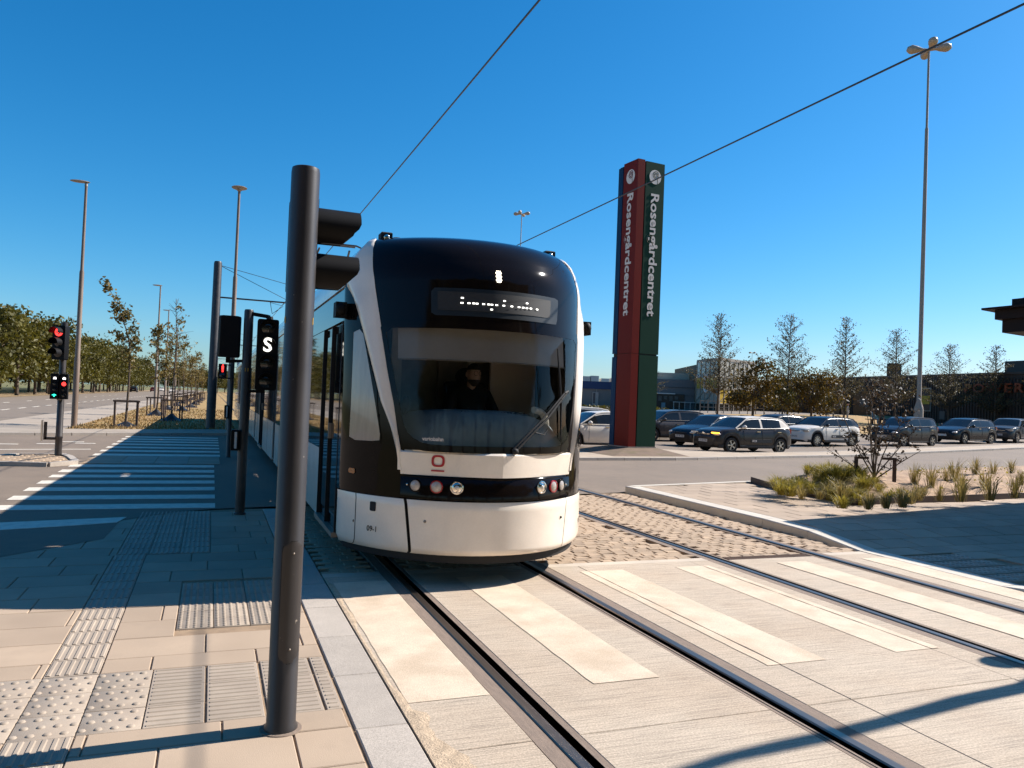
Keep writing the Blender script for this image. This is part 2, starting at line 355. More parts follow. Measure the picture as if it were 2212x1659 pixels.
for (x0, x1, y) in [(-5.4, -4.93, 24.95), (-4.54, -4.05, 25.3), (-3.64, -3.12, 25.7), (-4.05, -3.5, 26.3), (-6.8, -6.0, 24.6)]: stripe(x0, x1, y-.1, y+.1, name='lane_dash')
b = MB(); b.prism([(-6.5, 22.5), (-2.95, 23.35), (-2.95, 23.5), (-6.5, 22.65)], .003, .009); b.build('stop_line', M_paint, road)
# refuge island on the left with stone setts
isl = struct(poly_sheet('refuge_island', [(-4.6, 19.6), (-4.3, 18.7), (-3.1, 18.5), (-2.66, 19.0), (-2.95, 20.2), (-3.2, 20.85), (-4.1, 20.8)], .06, M_sand))
b = MB(); pts = [(-4.6, 19.6), (-4.3, 18.7), (-3.1, 18.5), (-2.66, 19.0), (-2.95, 20.2), (-3.2, 20.85), (-4.1, 20.8)]
for i in range(len(pts)):
    p, q_ = pts[i], pts[(i+1) % len(pts)]; b = MB(); b.bar((p[0], p[1], .04), (q_[0], q_[1], .04), .14, .1); b.build('kerb_stone', M_gran, isl)
sm = MB().box(-.145, .145, -.095, .095, 0, .03, .02).mesh('sett')
for j in range(10):
    for i in range(6):
        x = -4.35+i*.31+(j % 2)*.15; y = 18.75+j*.205
        if x < interp(y, [18.5, 19, 20.2, 20.8], [-3.3, -2.95, -3.2, -3.45]) and x > interp(y, [18.6, 19.6, 20.8], [-4.1, -4.4, -4.0]):
            o = link('sett', sm, M_sett, isl); o.location = (x, y, .05); o.rotation_euler = (random.uniform(-.03, .03), random.uniform(-.03, .03), random.uniform(-.04, .04))
# flush paved waiting strip between the two zebra crossings
ws = struct(poly_sheet('waiting_strip', [(-2.6, 19.15), (.22, 19.15), (.22, 21.3), (-2.6, 21.3)], .006, M_sand))
m_ = MB().box(-.345, .345, -.172, .172, 0, .012, .004).mesh('slab')
for j in range(6):
    for i in range(4): o = link('slab', m_, M_slab if not (i == 1 or i == 2) else M_tile, ws); o.location = (-2.2+i*.7, 19.35+j*.352, .006)
# far pavement, kerb, avenue and footpath on the left
struct(strip_sheet('far_pavement', [-8.3, -6.2, -2.5, .5, 1.1], lambda x: yk(x)+.12, lambda x: yk(x)+3.1, .075, pm('pale_concrete', (.36, .32, .285), .85, .1, 2.0, .2, 80, tint=(.27, .24, .21), tscale=.8, tamt=.6), 3, z=lambda x, y: 0))
kerb_far = struct(MB().box(-8.3, -8.28, yk(-8.3), yk(-8.3)+.02, 0, .05).build('far_kerb', M_gran))
x = -8.3
while x < .9:
    b = MB(); b.bar((x, yk(x)+.06, .03), (x+.98, yk(x+.98)+.06, .03), .15, .13); b.build('kerb_stone', M_gran, kerb_far); x += 1.0
av = struct(poly_sheet('avenue', [(-20, 29), (-8.45, 29), (-7.9, 60), (-7.0, 120), (-3.0, 600), (-20, 600), (-20.3, 120)], .0, M_asph2))
for k in range(26):
    y = 45+k*4.2; xx = lerp(-11.55, -10.6, min(1, (y-50)/110))
    stripe(xx-.07, xx+.07, y, y+2.2, parent=av, z=.008, name='lane_dash')
    if k % 2 == 0: stripe(-15.3, -15.16, y+1, y+3, parent=av, z=.008, name='lane_dash')
struct(MB().add([(-8.38, 30, .012), (-5.1, 33, .012), (-5.15, 50, .012), (-5.3, 85, .012), (-5.0, 400, .012), (-7.0, 400, .012), (-7.15, 113, .012), (-8.0, 70, .012), (-8.4, 40, .012)], [(8, 7, 6, 5, 4, 3, 2, 1, 0)]).build('footpath', pm('path_concrete', (.38, .335, .295), .9, .12, 1.5, .2, 60, stretch=(.5, 3, 1), tint=(.27, .23, .2), tscale=.5, tamt=.6)))
struct(MB().add([(-5.1, 33, .03), (1.2, 34.6, .03), (9, 34.6, .03), (11, 60, .03), (11, 500, .03), (-5.0, 500, .03), (-5.2, 85, .03), (-5.1, 50, .03)], [tuple(range(8))]).build('grass_verge', M_dry))
struct(MB().add([(-20.0, 29, .02), (-20.3, 120, .02), (-20, 600, .02), (-26, 600, .02), (-26.3, 120, .02), (-26, 29, .02)], [tuple(range(5, -1, -1))]).build('roadside_verge', pm('dry_verge', (.30, .215, .13), .95, .25, .6, .5, 30, tint=(.20, .17, .07), tscale=.2, tamt=.6)))
# loose dry blades at the near edge of the verge
b = MB()
for k in range(5200):
    y = 33.3+(random.random()**2.2)*34; x = random.uniform(-5.0, 1.0)
    if y < 33+.25*(x+5.1)+.4: continue
    h = random.uniform(.04, .13); a = random.uniform(0, 6.28); w = .012+.0005*y
    dx, dy = math.cos(a)*w, math.sin(a)*w; lx, ly = random.uniform(-.05, .05), random.uniform(-.05, .05)
    b.add([(x-dx, y-dy, .03), (x+dx, y+dy, .03), (x+lx, y+ly, .03+h)], [(0, 1, 2)])
o = b.build('dry_grass_blades', leafm('straw_blades', (.33, .22, .10), .3, .3, 1.5, tint=(.42, .31, .14))); o['kind'] = 'stuff'; tag(o, 'dry straw coloured grass beside the young trees', 'grass')
# ---------------------------------------------------------------- left pavement: slabs, tactile tiles, granite kerb
pav = struct(poly_sheet('pavement', [(-9, -3), (1.05, -3), (1.05, 12.2), (-9, 12.2)], -.012, M_sand))
def slab(x0, x1, y0, y1, parent=pav, mat=M_slab, z=0.0, ch=.005, gap=.004, name='slab', zf=None):
    b = MB(); b.box(x0+gap, x1-gap, y0+gap, y1-gap, z-.04, z, ch)
    dz = random.uniform(-.0015, .0015); b.v = [(p[0], p[1], p[2]+dz+(zf(p[1]) if zf else 0)) for p in b.v]
    return b.build(name, mat, parent)
TX = [(-1.46, -1.16), (-1.16, -.86), (-.86, -.56), (-.56, -.26), (-.26, .04), (.04, .355), (.355, .67)]
rows = [(2.05, 2.47), (2.47, 2.89), (2.89, 3.31), (3.31, 3.73), (3.73, 4.15), (4.15, 4.40), (5.30, 5.56)]+[(5.56+.42*i, 5.56+.42*(i+1)) for i in range(15)]
def inside_excl(cx, cy):
    if -.86 < cx < -.56 and cy < 9: return True
    if -.17 < cx < .60 and 6.14 < cy < 7.55: return True
    if -.84 < cx < .06 and 8.95 < cy < 11.95: return True
    return False
SEG = []
for r, (y0, y1) in enumerate(rows):
    cy = (y0+y1)/2; offs = [.0, .315, .16][r % 3]
    if r == 4: offs = .115
    if r == 5: offs = -.225
    if 4.4 < cy < 5.3: continue
    if y0 < 4.35: L0, step = .11-12*.63, .63
    x = -.28-6*.63+offs
    while x < .77:
        a, c = max(-4.0, x), min(.765, x+.63); x += .63
        if c-a < .03 or a > .76: continue
        parts = [(a, c)]
        for (e0, e1, f0, f1) in [(-.86, -.56, -5, 9.0), (-.17, .60, 6.14, 7.55), (-.84, .06, 8.95, 11.95)]:
            if f0 < cy < f1:
                new = []
                for (p, q_) in parts:
                    if q_ <= e0 or p >= e1: new.append((p, q_)); continue
                    if p < e0: new.append((p, e0))
                    if q_ > e1: new.append((e1, q_))
                parts = new
        for (p, q_) in parts:
            if q_-p > .025 and cy < 12.2 and cy > 2.3: slab(p, q_, y0, y1)
# tactile tiles: ribs along y, ribs along x, blisters
def rib_mesh(w, l, n, along):
    b = MB(); b.box(-w/2+.003, w/2-.003, -l/2+.003, l/2-.003, -.04, -.001, .003)
    for k in range(n):
        c = (-.5+(k+.5)/n)
        if along == 'y': x = c*w; e = l/2-.018; prof = [(x-.014, 0), (x-.008, .006), (x+.008, .006), (x+.014, 0)]; vs = [(px, yy, pz_-.001) for yy in (-e, e) for (px, pz_) in prof]
        else: y = c*l; e = w/2-.02; prof = [(y-.011, 0), (y-.006, .006), (y+.006, .006), (y+.011, 0)]; vs = [(xx, py, pz_-.001) for xx in (-e, e) for (py, pz_) in prof]
        f = [(0, 1, 5, 4), (1, 2, 6, 5), (2, 3, 7, 6), (0, 3, 2, 1), (4, 5, 6, 7)]
        if along == 'y': f = [tuple(reversed(t)) for t in f]
        b.add(vs, f)
    return b.mesh('tile')
def blister_mesh(w, l, nx_, ny_, r, stag):
    b = MB(); b.box(-w/2+.003, w/2-.003, -l/2+.003, l/2-.003, -.04, -.001, .003)
    for j in range(ny_):
        for i in range(nx_):
            x = -w/2+w*(i+.5+(.25 if j % 2 else -.25)*stag)/nx_; y = -l/2+l*(j+.5)/ny_
            b.lathe([(r, -.001), (r*.85, .004), (r*.5, .0065), (.0008, .007)], (x, y, 0), n=8)
    me = b.mesh('tile'); me.shade_smooth(); me.set_sharp_from_angle(angle=math.radians(50)); return me
m_ribY = rib_mesh(.30, .30, 6, 'y'); m_ribX = rib_mesh(.30, .30, 5, 'x'); m_bl = blister_mesh(.30, .30, 4, 3, .021, .8); m_bls = blister_mesh(.256, .236, 5, 5, .014, 0); m_ribXn = rib_mesh(.09, .30, 5, 'x')
def tile(me, x, y, parent=pav, z=0.0, rz=0):
    o = link('tactile_tile', me, M_tile, parent); o.location = (x, y, z+random.uniform(-.001, .001)); o.rotation_euler = (0, 0, rz); return o
for r in range(3):
    y = 4.40+.30*(r+.5)
    for (x0, x1) in TX[:4]: tile(m_bl, (x0+x1)/2, y)
    for (x0, x1) in TX[4:]: tile(m_ribX, (x0+x1)/2, y)
    tile(m_ribXn, .717, y)
for k in range(12): tile(m_ribY, -.71, 5.45+.304*k)
for k in range(6): tile(m_ribY, -.71, 4.25-.30*k)
for k in range(10):
    for i in range(3): tile(m_ribY, -.69+.30*i, 9.10+.30*k)
for j in range(6):
    for i in range(3): tile(m_bls, -.04+.257*i, 6.26+.236*j)
for k in range(13):
    y0 = 1.7+k*.8
    slab(.775, 1.06, y0, y0+.8, mat=M_gran, z=.002, ch=.006, name='kerb_stone') if y0 < 12 else None
# ---------------------------------------------------------------- crossing slab, rails, stripes
cs = struct(poly_sheet('crossing_slab', [(1.06, -3), (7.82, -3), (7.82, 7.66), (1.06, 7.66)], -.075, M_dark))
for (x0, x1) in [(1.065, 1.625), (1.89, 3.135), (3.40, 3.74), (3.74, 5.15), (5.15, 5.41), (5.675, 6.915), (7.18, 7.815)]:
    for (y0, y1) in [(-3, 3.72), (3.72, 7.55)]: slab(x0, x1, y0, y1, cs, M_conc, 0.0, .004, .002, 'concrete_panel')
for (x0, x1) in [(1.065, 1.625), (1.89, 3.135), (3.40, 5.41), (7.18, 7.815)]: slab(x0, x1, 7.55, 7.70, cs, pm('pale_edge_concrete', (.52, .47, .42), .85, .1, 4, .2, 100), 0.0, .004, .002, 'edge_strip')
b = MB(); b.box(5.70, 6.90, 7.56, 7.575, -.04, .0); b.box(5.70, 6.90, 7.675, 7.69, -.04, .0)
for k in range(40): b.box(5.71+k*.0298, 5.725+k*.0298, 7.575, 7.675, -.04, -.002)
tag(b.build('drain_grate', pm('rusty_iron', (.10, .055, .03), .7, .3, 20)), 'long rusty iron drain grate set across the far track', 'grate')
for (x0, x1) in [(1.12, 1.615), (2.30, 2.775), (3.64, 3.735), (3.747, 4.145), (4.80, 5.143), (5.157, 5.235), (6.16, 6.57), (7.43, 7.81)]:
    b = MB(); n = 24; e0 = []; e1 = []
    for k in range(n+1): y = lerp(4.36, 7.30, k/n); e0.append((x0+random.uniform(-.004, .004), y, .0045)); e1.append((x1+random.uniform(-.004, .004), y, .0045))
    b.add(e0+e1, [(k, k+n+1, k+n+2, k+1) for k in range(n)]); b.build('crossing_stripe', M_cream, cs)
def track(xl, xr, label):
    t = thing('tram_track', label, 'track', ((xl+xr)/2, 8, 0), group=None)
    for xc, sgn in ((xl, 1), (xr, -1)):
        def rb_(name, prof, mat, y0=-3, y1=31.5, dz=0.0):
            b = MB(); n = len(prof); P = [(xc+sgn*p[0], p[1]+dz) for p in prof]
            b.add([(x, yy, z) for yy in (y0, y1) for (x, z) in P], [(i, i+1, n+i+1, n+i) for i in range(n-1)]); return b.build(name, mat, r_ if name != 'rail' else t, world=True, fixn=False)
        r_ = rb_('rail', [(-.036, -.05), (-.036, .0), (-.03, .006), (.024, .006), (.034, -.001), (.034, -.05)], M_rail)
        rb_('groove', [(.034, -.001), (.034, -.055), (.085, -.055), (.085, .0)], M_dark)  # deep shade of the groove put into its near-black colour
        rb_('lip', [(.085, -.05), (.085, .002), (.102, .002), (.104, -.05)], M_rust)
        rb_('filler', [(-.135, -.05), (-.135, -.001), (-.037, -.003), (-.037, -.05)], M_rust)
        rb_('filler', [(.103, -.05), (.103, -.002), (.13, -.001), (.13, -.05)], M_rust)
        b = MB(); b.box(xc-.035, xc+.035, 31.5, 400, .0, .06); b.build('rail', M_rust, t, world=True)
        b = MB(); b.box(xc-.02, xc+.02, 31.5, 400, .06, .068); b.build('rail_head', M_rail, t, world=True)
    return t
track(1.76, 3.265, 'grooved tram track running under the white tram')
track(5.545, 7.05, 'empty grooved tram track beside the raised granite kerb')
# ---------------------------------------------------------------- granite setts between the rails
sf = struct(poly_sheet('sett_paving', [(1.06, 7.70), (7.80, 7.70), (7.80, 13.75), (1.06, 12.3)], -.035, M_sand))
smv = []
for k in range(6):
    b = MB(); w = .152+.006*k; l = .104; b.box(-w/2, w/2, -l/2, l/2, -.03, .0, .007)
    b.v = [(p[0]+random.uniform(-.005, .005), p[1]+random.uniform(-.004, .004), p[2]+(random.uniform(-.004, .004) if p[2] > -.005 else 0)) for p in b.v]
    smv.append((w, b.mesh('sett'), b))
setts = []
for (x0, x1) in [(1.07, 1.62), (1.895, 3.13), (3.405, 5.405), (5.68, 6.91), (7.185, 7.80)]:
    r = 0; y = 7.765
    while y < yn((x0+x1)/2)-.05:
        x = x0+(-.08 if r % 2 else 0)
        while x < x1-.05:
            k = random.randrange(6); w = smv[k][0]; cx = x+w/2+.0035
            if x0-.02 < cx-w/2 and cx+w/2 < x1+.03: setts.append((cx, y+random.uniform(-.006, .006), k))
            x += w+.007
        y += .111; r += 1
def vis(c):   # the setts in view are those right of the tram's shadow
    return (0 if c[0] > 3.9 or c[1] < 7.2 else 1, c[1])
setts.sort(key=vis); big = MB()
for i, (x, y, k) in enumerate(setts):
    rz = random.uniform(-.04, .04); dz = random.uniform(-.004, .003)
    if i < 300:
        o = link('sett', smv[k][1], M_sett, sf); o.location = (x, y, dz); o.rotation_euler = (random.uniform(-.03, .03), random.uniform(-.03, .03), rz)
    else:
        g = smv[k][2]; big.add([(p[0]+x, p[1]+y, p[2]+dz) for p in g.v], g.f[:-1])
o = big.build('sett', M_sett, sf); o['kind'] = 'stuff'
# ---------------------------------------------------------------- platform on the right
plat = struct(strip_sheet('platform', [8.1, 9, 10, 11.4, 14, 20, 40], lambda x: -3, lambda x: yn(x)-.02, -.02, M_sand, 40, z=lambda x, y: pz(y)))
cnt = 0; r = 0; y = 4.2
while y < 14.6:
    x = 8.13-(.3 if r % 2 else 0)
    while x < 17.5 and cnt < 290:
        a, c = max(8.13, x), x+.6; x += .6; cx = (a+c)/2; cy = y+.2
        if cy > yn(cx)-.1 or c-a < .1: continue
        if cy > interp(cx, [10.7, 16, 30], [10.75, 11.4, 13.2]) and cx > 10.95: continue
        if 5.95 < cy < 7.35 and cx < 9.05: continue
        if cx > 9.5 and cy < 6.0: continue
        if cx > 13 and cy < 8.5: continue
        slab(a, c, y, y+.4, plat, M_slab, name='slab', zf=pz, gap=.007); cnt += 1
    y += .4; r += 1
for j in range(4):
    for i in range(3): tile(m_bl, 8.29+.30*i, 6.10+.35*j, plat, pz(6.1+.35*j)+.004)
kr = struct(MB().box(7.83, 8.11, 2.0, 2.02, -.03, .02).build('platform_kerb', M_gran))
y = 2.0
while y < 13.7:
    y1 = min(y+.95, 13.78); b = MB(); g = .004
    b.add([(xx, yy, zz) for (yy) in (y+g, y1-g) for (xx, zz) in ((7.82, -.05), (7.82, pz(yy)-.012), (7.835, pz(yy)+.003), (8.11, pz(yy)+.003), (8.11, -.05))],
          [(0, 1, 6, 5), (1, 2, 7, 6), (2, 3, 8, 7), (3, 4, 9, 8), (0, 4, 3, 2, 1), (5, 6, 7, 8, 9)])
    b.build('kerb_stone', pm('pale_granite', (.56, .54, .51), .7, .06, 4, .12, 180, rnd=.06, fine=.18, fscale=160), kr, fixn=True); y = y1
for (xa, xb) in [(7.95, 8.9), (8.9, 9.9), (9.9, 10.9), (10.9, 11.9)]:
    b = MB(); b.bar((xa, yn(xa)-.05, .05), (xb-.01, yn(xb)-.05, .05), .15, .16); b.build('kerb_stone', MATS['pale_granite'], kr)
# ---------------------------------------------------------------- median island with the pylon's plinth
MF = lambda x: interp(x, [10.2, 14.43, 20.8, 30, 40, 120], [21.3, 21.79, 23.54, 25.9, 28.4, 49])
MBk = lambda x: MF(x)+interp(x, [10.2, 11.2, 15.6, 19, 120], [1.2, 4.6, 4.4, 1.7, 1.7])
med = struct(strip_sheet('median_island', [10.2+.6*i for i in range(60)]+[50, 60, 90], lambda x: MF(x)+.12, MBk, .085, pm('median_paving', (.42, .36, .30), .85, .12, 3, .2, 80, tint=(.30, .25, .2), tscale=1, tamt=.5), 3))
x = 10.15
while x < 48:
    b = MB(); x1 = x+.98; b.bar((x, MF(x)+.06, gz(x, MF(x))+.035), (x1, MF(x1)+.06, gz(x1, MF(x1))+.035), .16, .115); b.build('kerb_stone', M_gran, med)
    if x > 17:
        b = MB(); b.bar((x, MBk(x), gz(x, 25)+.035), (x1, MBk(x1), gz(x1, 25)+.035), .14, .115); b.build('kerb_stone', M_gran, med)
    x += 1.0
b = MB(); b.bar((10.2, 21.4, .035), (11.1, 25.9, .035), .16, .115); b.build('kerb_stone', M_gran, med)
rr_ = bpy.data.objects['cross_street_beyond_tracks']
def road_arrow(px, py, L=3.0, ang=.28):
    p = gpt(px, py); d = Vector((-math.cos(ang), -math.sin(ang), 0)); n = Vector((-d.y, d.x, 0)); P = []
    for (u, v) in [(-L/2, -.09), (L*.2, -.09), (L*.2, -.42), (L/2, 0), (L*.2, .42), (L*.2, .09), (-L/2, .09)]: q_ = p+d*u+n*v; P.append((q_.x, q_.y))
    z = p.z; b = MB(); b.prism(P, z+.004, z+.012); return b.build('road_arrow', M_paint, rr_)
road_arrow(1980, 1100-1100+952); road_arrow(1912, 955); road_arrow(1660+120, 963, 2.5)
for k in range(12):
    x = 20+k*3.0; y = MBk(x)+3.6; z = gz(x, y); b = MB(); b.bar((x, y, z+.007), (x+1.5, y+.37, gz(x+1.5, y+.37)+.007), .11, .006); b.build('lane_dash', M_paint, rr_)
for k in range(40):
    x = 15+k*1.0; y = yk(x)-.05; y1 = yk(x+1)-.05; b = MB(); b.bar((x, y, gz(x, y)+.05), (x+.98, y1, gz(x+1, y1)+.05), .16, .14); b.build('kerb_stone', M_gran, struct(bpy.data.objects['cross_street_beyond_tracks']))
struct(strip_sheet('grass_bank', [9+1.5*i for i in range(50)], lambda x: yk(x)+.03, lambda x: yk(x)+16, .012, M_dry, 10))
struct(strip_sheet('parking_forecourt', [14, 20, 30, 45, 60, 90, 120], lambda x: yk(x)+16, lambda x: yk(x)+150, .012, pm('forecourt_paving', (.20, .175, .155), .9, .1, .5), 4))

# sand drifted against the kerb on the crossing
b = MB(); vs = []; N = 90
for k in range(N+1):
    y = lerp(1.8, 7.5, k/N); w = .05+.05*math.sin(y*2.1)+.045*math.sin(y*7.3+1)+random.uniform(0, .035)+.03*(1-sstep(3.0, 5.2, y)); w = w if y < 4.25 else min(w*.45, .05); vs += [(1.066, y, .0035), (1.07+max(.012, w)*.5, y, .006), (1.07+max(.02, w), y, .0032)]
b.add(vs, [(3*i+j, 3*i+j+1, 3*i+j+4, 3*i+j+3) for i in range(N) for j in range(2)]); o = b.build('drifted_sand', pm('drifted_sand', (.46, .375, .29), .95, .25, 14, .8, 90, fine=.25, fscale=180), cs); o['kind'] = 'stuff'
# ================================================================== THE TRAM
XC = 2.555; YEND = 47.0
tram = thing('tram', 'white and black low floor tram with curved windscreen stopped at the crossing', 'tram', (XC, 20, 0))
ZS = [.25, .8, 1.0, 1.24, 1.7, 2.4, 2.9, 3.0, 3.15, 3.25, 3.32, 3.36, 3.385, 3.397, 3.402]
SS = [.05, .05, .06, .06, .08, .15, .22, .255, .35, .45, .57, .70, .92, 1.25, 1.7]
def s_of(z): return interp(z, ZS, SS)
def a_of(z): return interp(z, [.25, .36, 2.9, 3.0, 3.12, 3.25, 3.33, 3.36, 3.385, 3.397, 3.402], [1.27, 1.32, 1.32, 1.31, 1.27, 1.19, 1.12, 1.07, .93, .6, .06])
def surf(x, z):
    u = min(1.0, abs(x)/(1.32 if z > .36 else a_of(z))); return Vector((XC+x, 7.9-1.13*max(0, 1-u**2.1)**.74+s_of(z), z))
def surfo(x, z, off):
    e = .004; a = a_of(z); xx = max(-a+.006, min(a-.006, x))
    dx = surf(xx+e, z)-surf(xx-e, z); dz = surf(xx, z+e)-surf(xx, z-e); n = dx.cross(dz)
    if n.length < 1e-9: n = Vector((0, -1, 0))
    n.normalize()
    if n.y > .2: n = -n
    return surf(x, z)+n*off
def rounded(pts, r, k=6):
    out = []; n = len(pts)
    for i in range(n):
        p = Vector(pts[i]); a = Vector(pts[i-1]); c = Vector(pts[(i+1) % n]); rr = r[i] if isinstance(r, (list, tuple)) else r
        d1 = (a-p); d2 = (c-p); t1 = min(rr, d1.length*.48); t2 = min(rr, d2.length*.48); A = p+d1.normalized()*t1; C = p+d2.normalized()*t2
        for j in range(k+1):
            t = j/k; out.append(((1-t)**2)*A+2*t*(1-t)*p+t*t*C)
    return [(v.x, v.y) for v in out]
def densify(o, m=.09):
    out = []
    for i in range(len(o)):
        a = o[i]; c = o[(i+1) % len(o)]; L = math.hypot(a[0]-c[0], a[1]-c[1]); n = max(1, int(L/m))
        for j in range(n): out.append((lerp(a[0], c[0], j/n), lerp(a[1], c[1], j/n)))
    return out
def cent(o): return (sum(p[0] for p in o)/len(o), sum(p[1] for p in o)/len(o))
def expand(o, d):
    c = cent(o); out = []
    for p in o:
        v = (p[0]-c[0], p[1]-c[1]); L = math.hypot(*v); out.append((c[0]+v[0]*(1+d/L), c[1]+v[1]*(1+d/L)))
    return out
def pip(x, y, o):
    r = False; n = len(o); j = n-1
    for i in range(n):
        if (o[i][1] > y) != (o[j][1] > y) and x < (o[j][0]-o[i][0])*(y-o[i][1])/(o[j][1]-o[i][1])+o[i][0]: r = not r
        j = i
    return r
def tpart(b, name, mat, parent=None, smooth=40): return b.build(name, mat, parent or tram, world=True, smooth=smooth, fixn=False)
def ring(name, oi, oo, off, mat, parent=None, k=3):
    b = MB(); n = len(oi); vs = []
    for t in range(k+1):
        for i in range(n): vs.append(surfo(lerp(oi[i][0], oo[i][0], t/k), lerp(oi[i][1], oo[i][1], t/k), off))
    b.add(vs, [(t*n+i, t*n+(i+1) % n, (t+1)*n+(i+1) % n, (t+1)*n+i) for t in range(k) for i in range(n)])
    return tpart(b, name, mat, parent)
def fill(name, o, off, mat, parent=None, k=10):
    b = MB(); n = len(o); c = cent(o); vs = []
    for t in range(k):
        s_ = 1-t/k
        for p in o: vs.append(surfo(c[0]+(p[0]-c[0])*s_, c[1]+(p[1]-c[1])*s_, off))
    vs.append(surfo(c[0], c[1], off)); f = [(t*n+i, t*n+(i+1) % n, (t+1)*n+(i+1) % n, (t+1)*n+i) for t in range(k-1) for i in range(n)]
    f += [((k-1)*n+i, (k-1)*n+(i+1) % n, k*n) for i in range(n)]; b.add(vs, f)
    return tpart(b, name, mat, parent)
# outlines (x from the tram's centre line, height)
ws_o = densify(rounded([(-1.02, 2.40), (-.83, 1.31), (.83, 1.31), (1.00, 2.40)], [.05, .22, .22, .05]))
ws_x = densify(rounded([(-1.062, 2.475), (-.895, 1.245), (.895, 1.245), (1.062, 2.475)], [.03, .24, .24, .03]))
# give both the same number of points
def resample(o, n):
    L = [0]
    for i in range(len(o)): L.append(L[-1]+math.dist(o[i], o[(i+1) % len(o)]))
    out = []
    for k in range(n):
        d = L[-1]*k/n; j = max(i for i in range(len(L)-1) if L[i] <= d+1e-9); t = (d-L[j])/(L[j+1]-L[j]+1e-12); a, c = o[j], o[(j+1) % len(o)]; out.append((lerp(a[0], c[0], t), lerp(a[1], c[1], t)))
    return out
ws_o = resample(ws_o, 72); ws_x = resample(ws_x, 72)
cw = {sg: resample(densify(rounded([(sg*1.255, 2.40), (sg*1.19, 2.395), (sg*1.03, 1.33), (sg*1.05, 1.31), (sg*1.265, 1.30)], .03, 4), .05), 40) for sg in (-1, 1)}
holes = [expand(ws_o, .035), expand(cw[-1], .012), expand(cw[1], .012)]
zr = [.80+.035*i for i in range(60)]; zr = [z for z in zr if z < 2.87]+[2.9, 2.95, 3.0, 3.05, 3.10, 3.15, 3.20, 3.25, 3.29, 3.32, 3.345, 3.36, 3.373, 3.385, 3.392, 3.397, 3.4, 3.402]
us = [-1+2*i/72 for i in range(73)]
b = MB(); n = len(us); vs = [surf(a_of(z)*math.sin(u*math.pi/2), z) for z in zr for u in us]; fs = []
for j in range(len(zr)-1):
    for i in range(n-1):
        zc = (zr[j]+zr[j+1])/2; xc_ = a_of(zc)*math.sin((us[i]+us[i+1])*math.pi/4)
        if any(pip(xc_, zc, h) for h in holes): continue
        if 1.0 < zc < 1.25 and abs(xc_) < .84: continue
        fs.append((j*n+i, j*n+i+1, (j+1)*n+i+1, (j+1)*n+i))
b.add(vs, fs); mask = tpart(b, 'front_mask', M_gloss, smooth=50)
ring('windscreen_border', ws_o, ws_x, .008, M_gloss)
wsh = fill('windscreen', ws_o, .006, M_glass)
for sg in (-1, 1):
    ring('cab_window_frame', cw[sg], expand(cw[sg], .03), .006, M_gloss)
    if sg == 1: fill('cab_window', cw[sg], .004, M_glass, k=5)
    else:
        w_ = fill('cab_window', cw[sg], .004, pm('pale_lit_cab_pane', (.36, .31, .285), .12, .12, 5.0, coat=1.0, stretch=(3, 3, .5)), k=5)  # opaque pane; light seen through the cab is put into its pale colour
# white frame curving up round the windscreen
fin = [(1.0, 1.255), (.935, 1.30), (.915, 1.40), (.95, 1.60), (1.0, 1.95), (1.055, 2.40), (1.10, 2.80), (1.118, 3.0), (1.11, 3.10), (1.09, 3.22), (1.05, 3.32), (1.0, 3.40)]
fin = [(.86, 1.06), (.868, 1.16), (.875, 1.248), (.89, 1.34), (.905, 1.44), (.935, 1.66), (.99, 1.98), (1.048, 2.40), (1.10, 2.80), (1.118, 3.0), (1.112, 3.12), (1.10, 3.22), (1.07, 3.31), (1.035, 3.355)]
fout = [(.895, 1.06), (.90, 1.16), (.915, 1.248), (.945, 1.38), (.965, 1.46), (1.048, 1.70), (1.122, 2.05), (1.205, 2.44), (1.265, 2.72), (1.3145, 2.87), (1.268, 3.12), (1.207, 3.22), (1.135, 3.31), (1.07, 3.36)]
for sg in (-1, 1):
    b = MB(); k = 6; N = 60; vs = []
    def samp(c, t):
        zz = [i/(len(c)-1) for i in range(len(c))]; return (interp(t, zz, [p[0] for p in c]), interp(t, zz, [p[1] for p in c]))
    for i in range(N+1):
        A = samp(fin, i/N); C = samp(fout, i/N)
        for j in range(k+1): x, z = lerp(A[0], C[0], j/k), lerp(A[1], C[1], j/k); vs.append(surfo(sg*min(x, a_of(z)-.001), z, .014 if 0 < j < k else .004)-Vector((0, .085*(j/k)*sstep(1.0, 1.5, z)*(1-sstep(2.6, 2.9, z)), 0)))
        x, z = C; vs.append(surfo(sg*min(x+.004, a_of(z)-.001), z, -.01))
    k2 = k+1
    f = [(i*(k2+1)+j, i*(k2+1)+j+1, (i+1)*(k2+1)+j+1, (i+1)*(k2+1)+j) for i in range(N) for j in range(k2)]
    if sg < 0: f = [tuple(reversed(t)) for t in f]
    b.add(vs, f); tpart(b, 'front_frame', M_white, smooth=50)
# wedge-shaped white band under the windscreen
def bandy(x, z): return 6.785+.405*(abs(x)/.88)**1.5+.02*(1.24-z)
b = MB(); N = 16; vs = []; f = []
for i in range(N+1):
    x = -.885+1.77*i/N
    sl = .02 if abs(x) > .84 else 0
    vs += [(XC+x*.985, bandy(x, 1.02)+.16, 1.015), (XC+x*.985, bandy(x, 1.03), 1.022), (XC+x, bandy(x, 1.22), 1.228), (XC+x, bandy(x, 1.24)+.02, 1.245), (XC+x, surf(x, 1.25).y+.02, 1.252)]
for i in range(N):
    for j in range(4): f.append((i*5+j, (i+1)*5+j, (i+1)*5+j+1, i*5+j+1))
f += [(0, 1, 2, 3, 4), tuple(N*5+j for j in (4, 3, 2, 1, 0))]
b.add(vs, f); band = tpart(b, 'front_band', M_white, smooth=12)
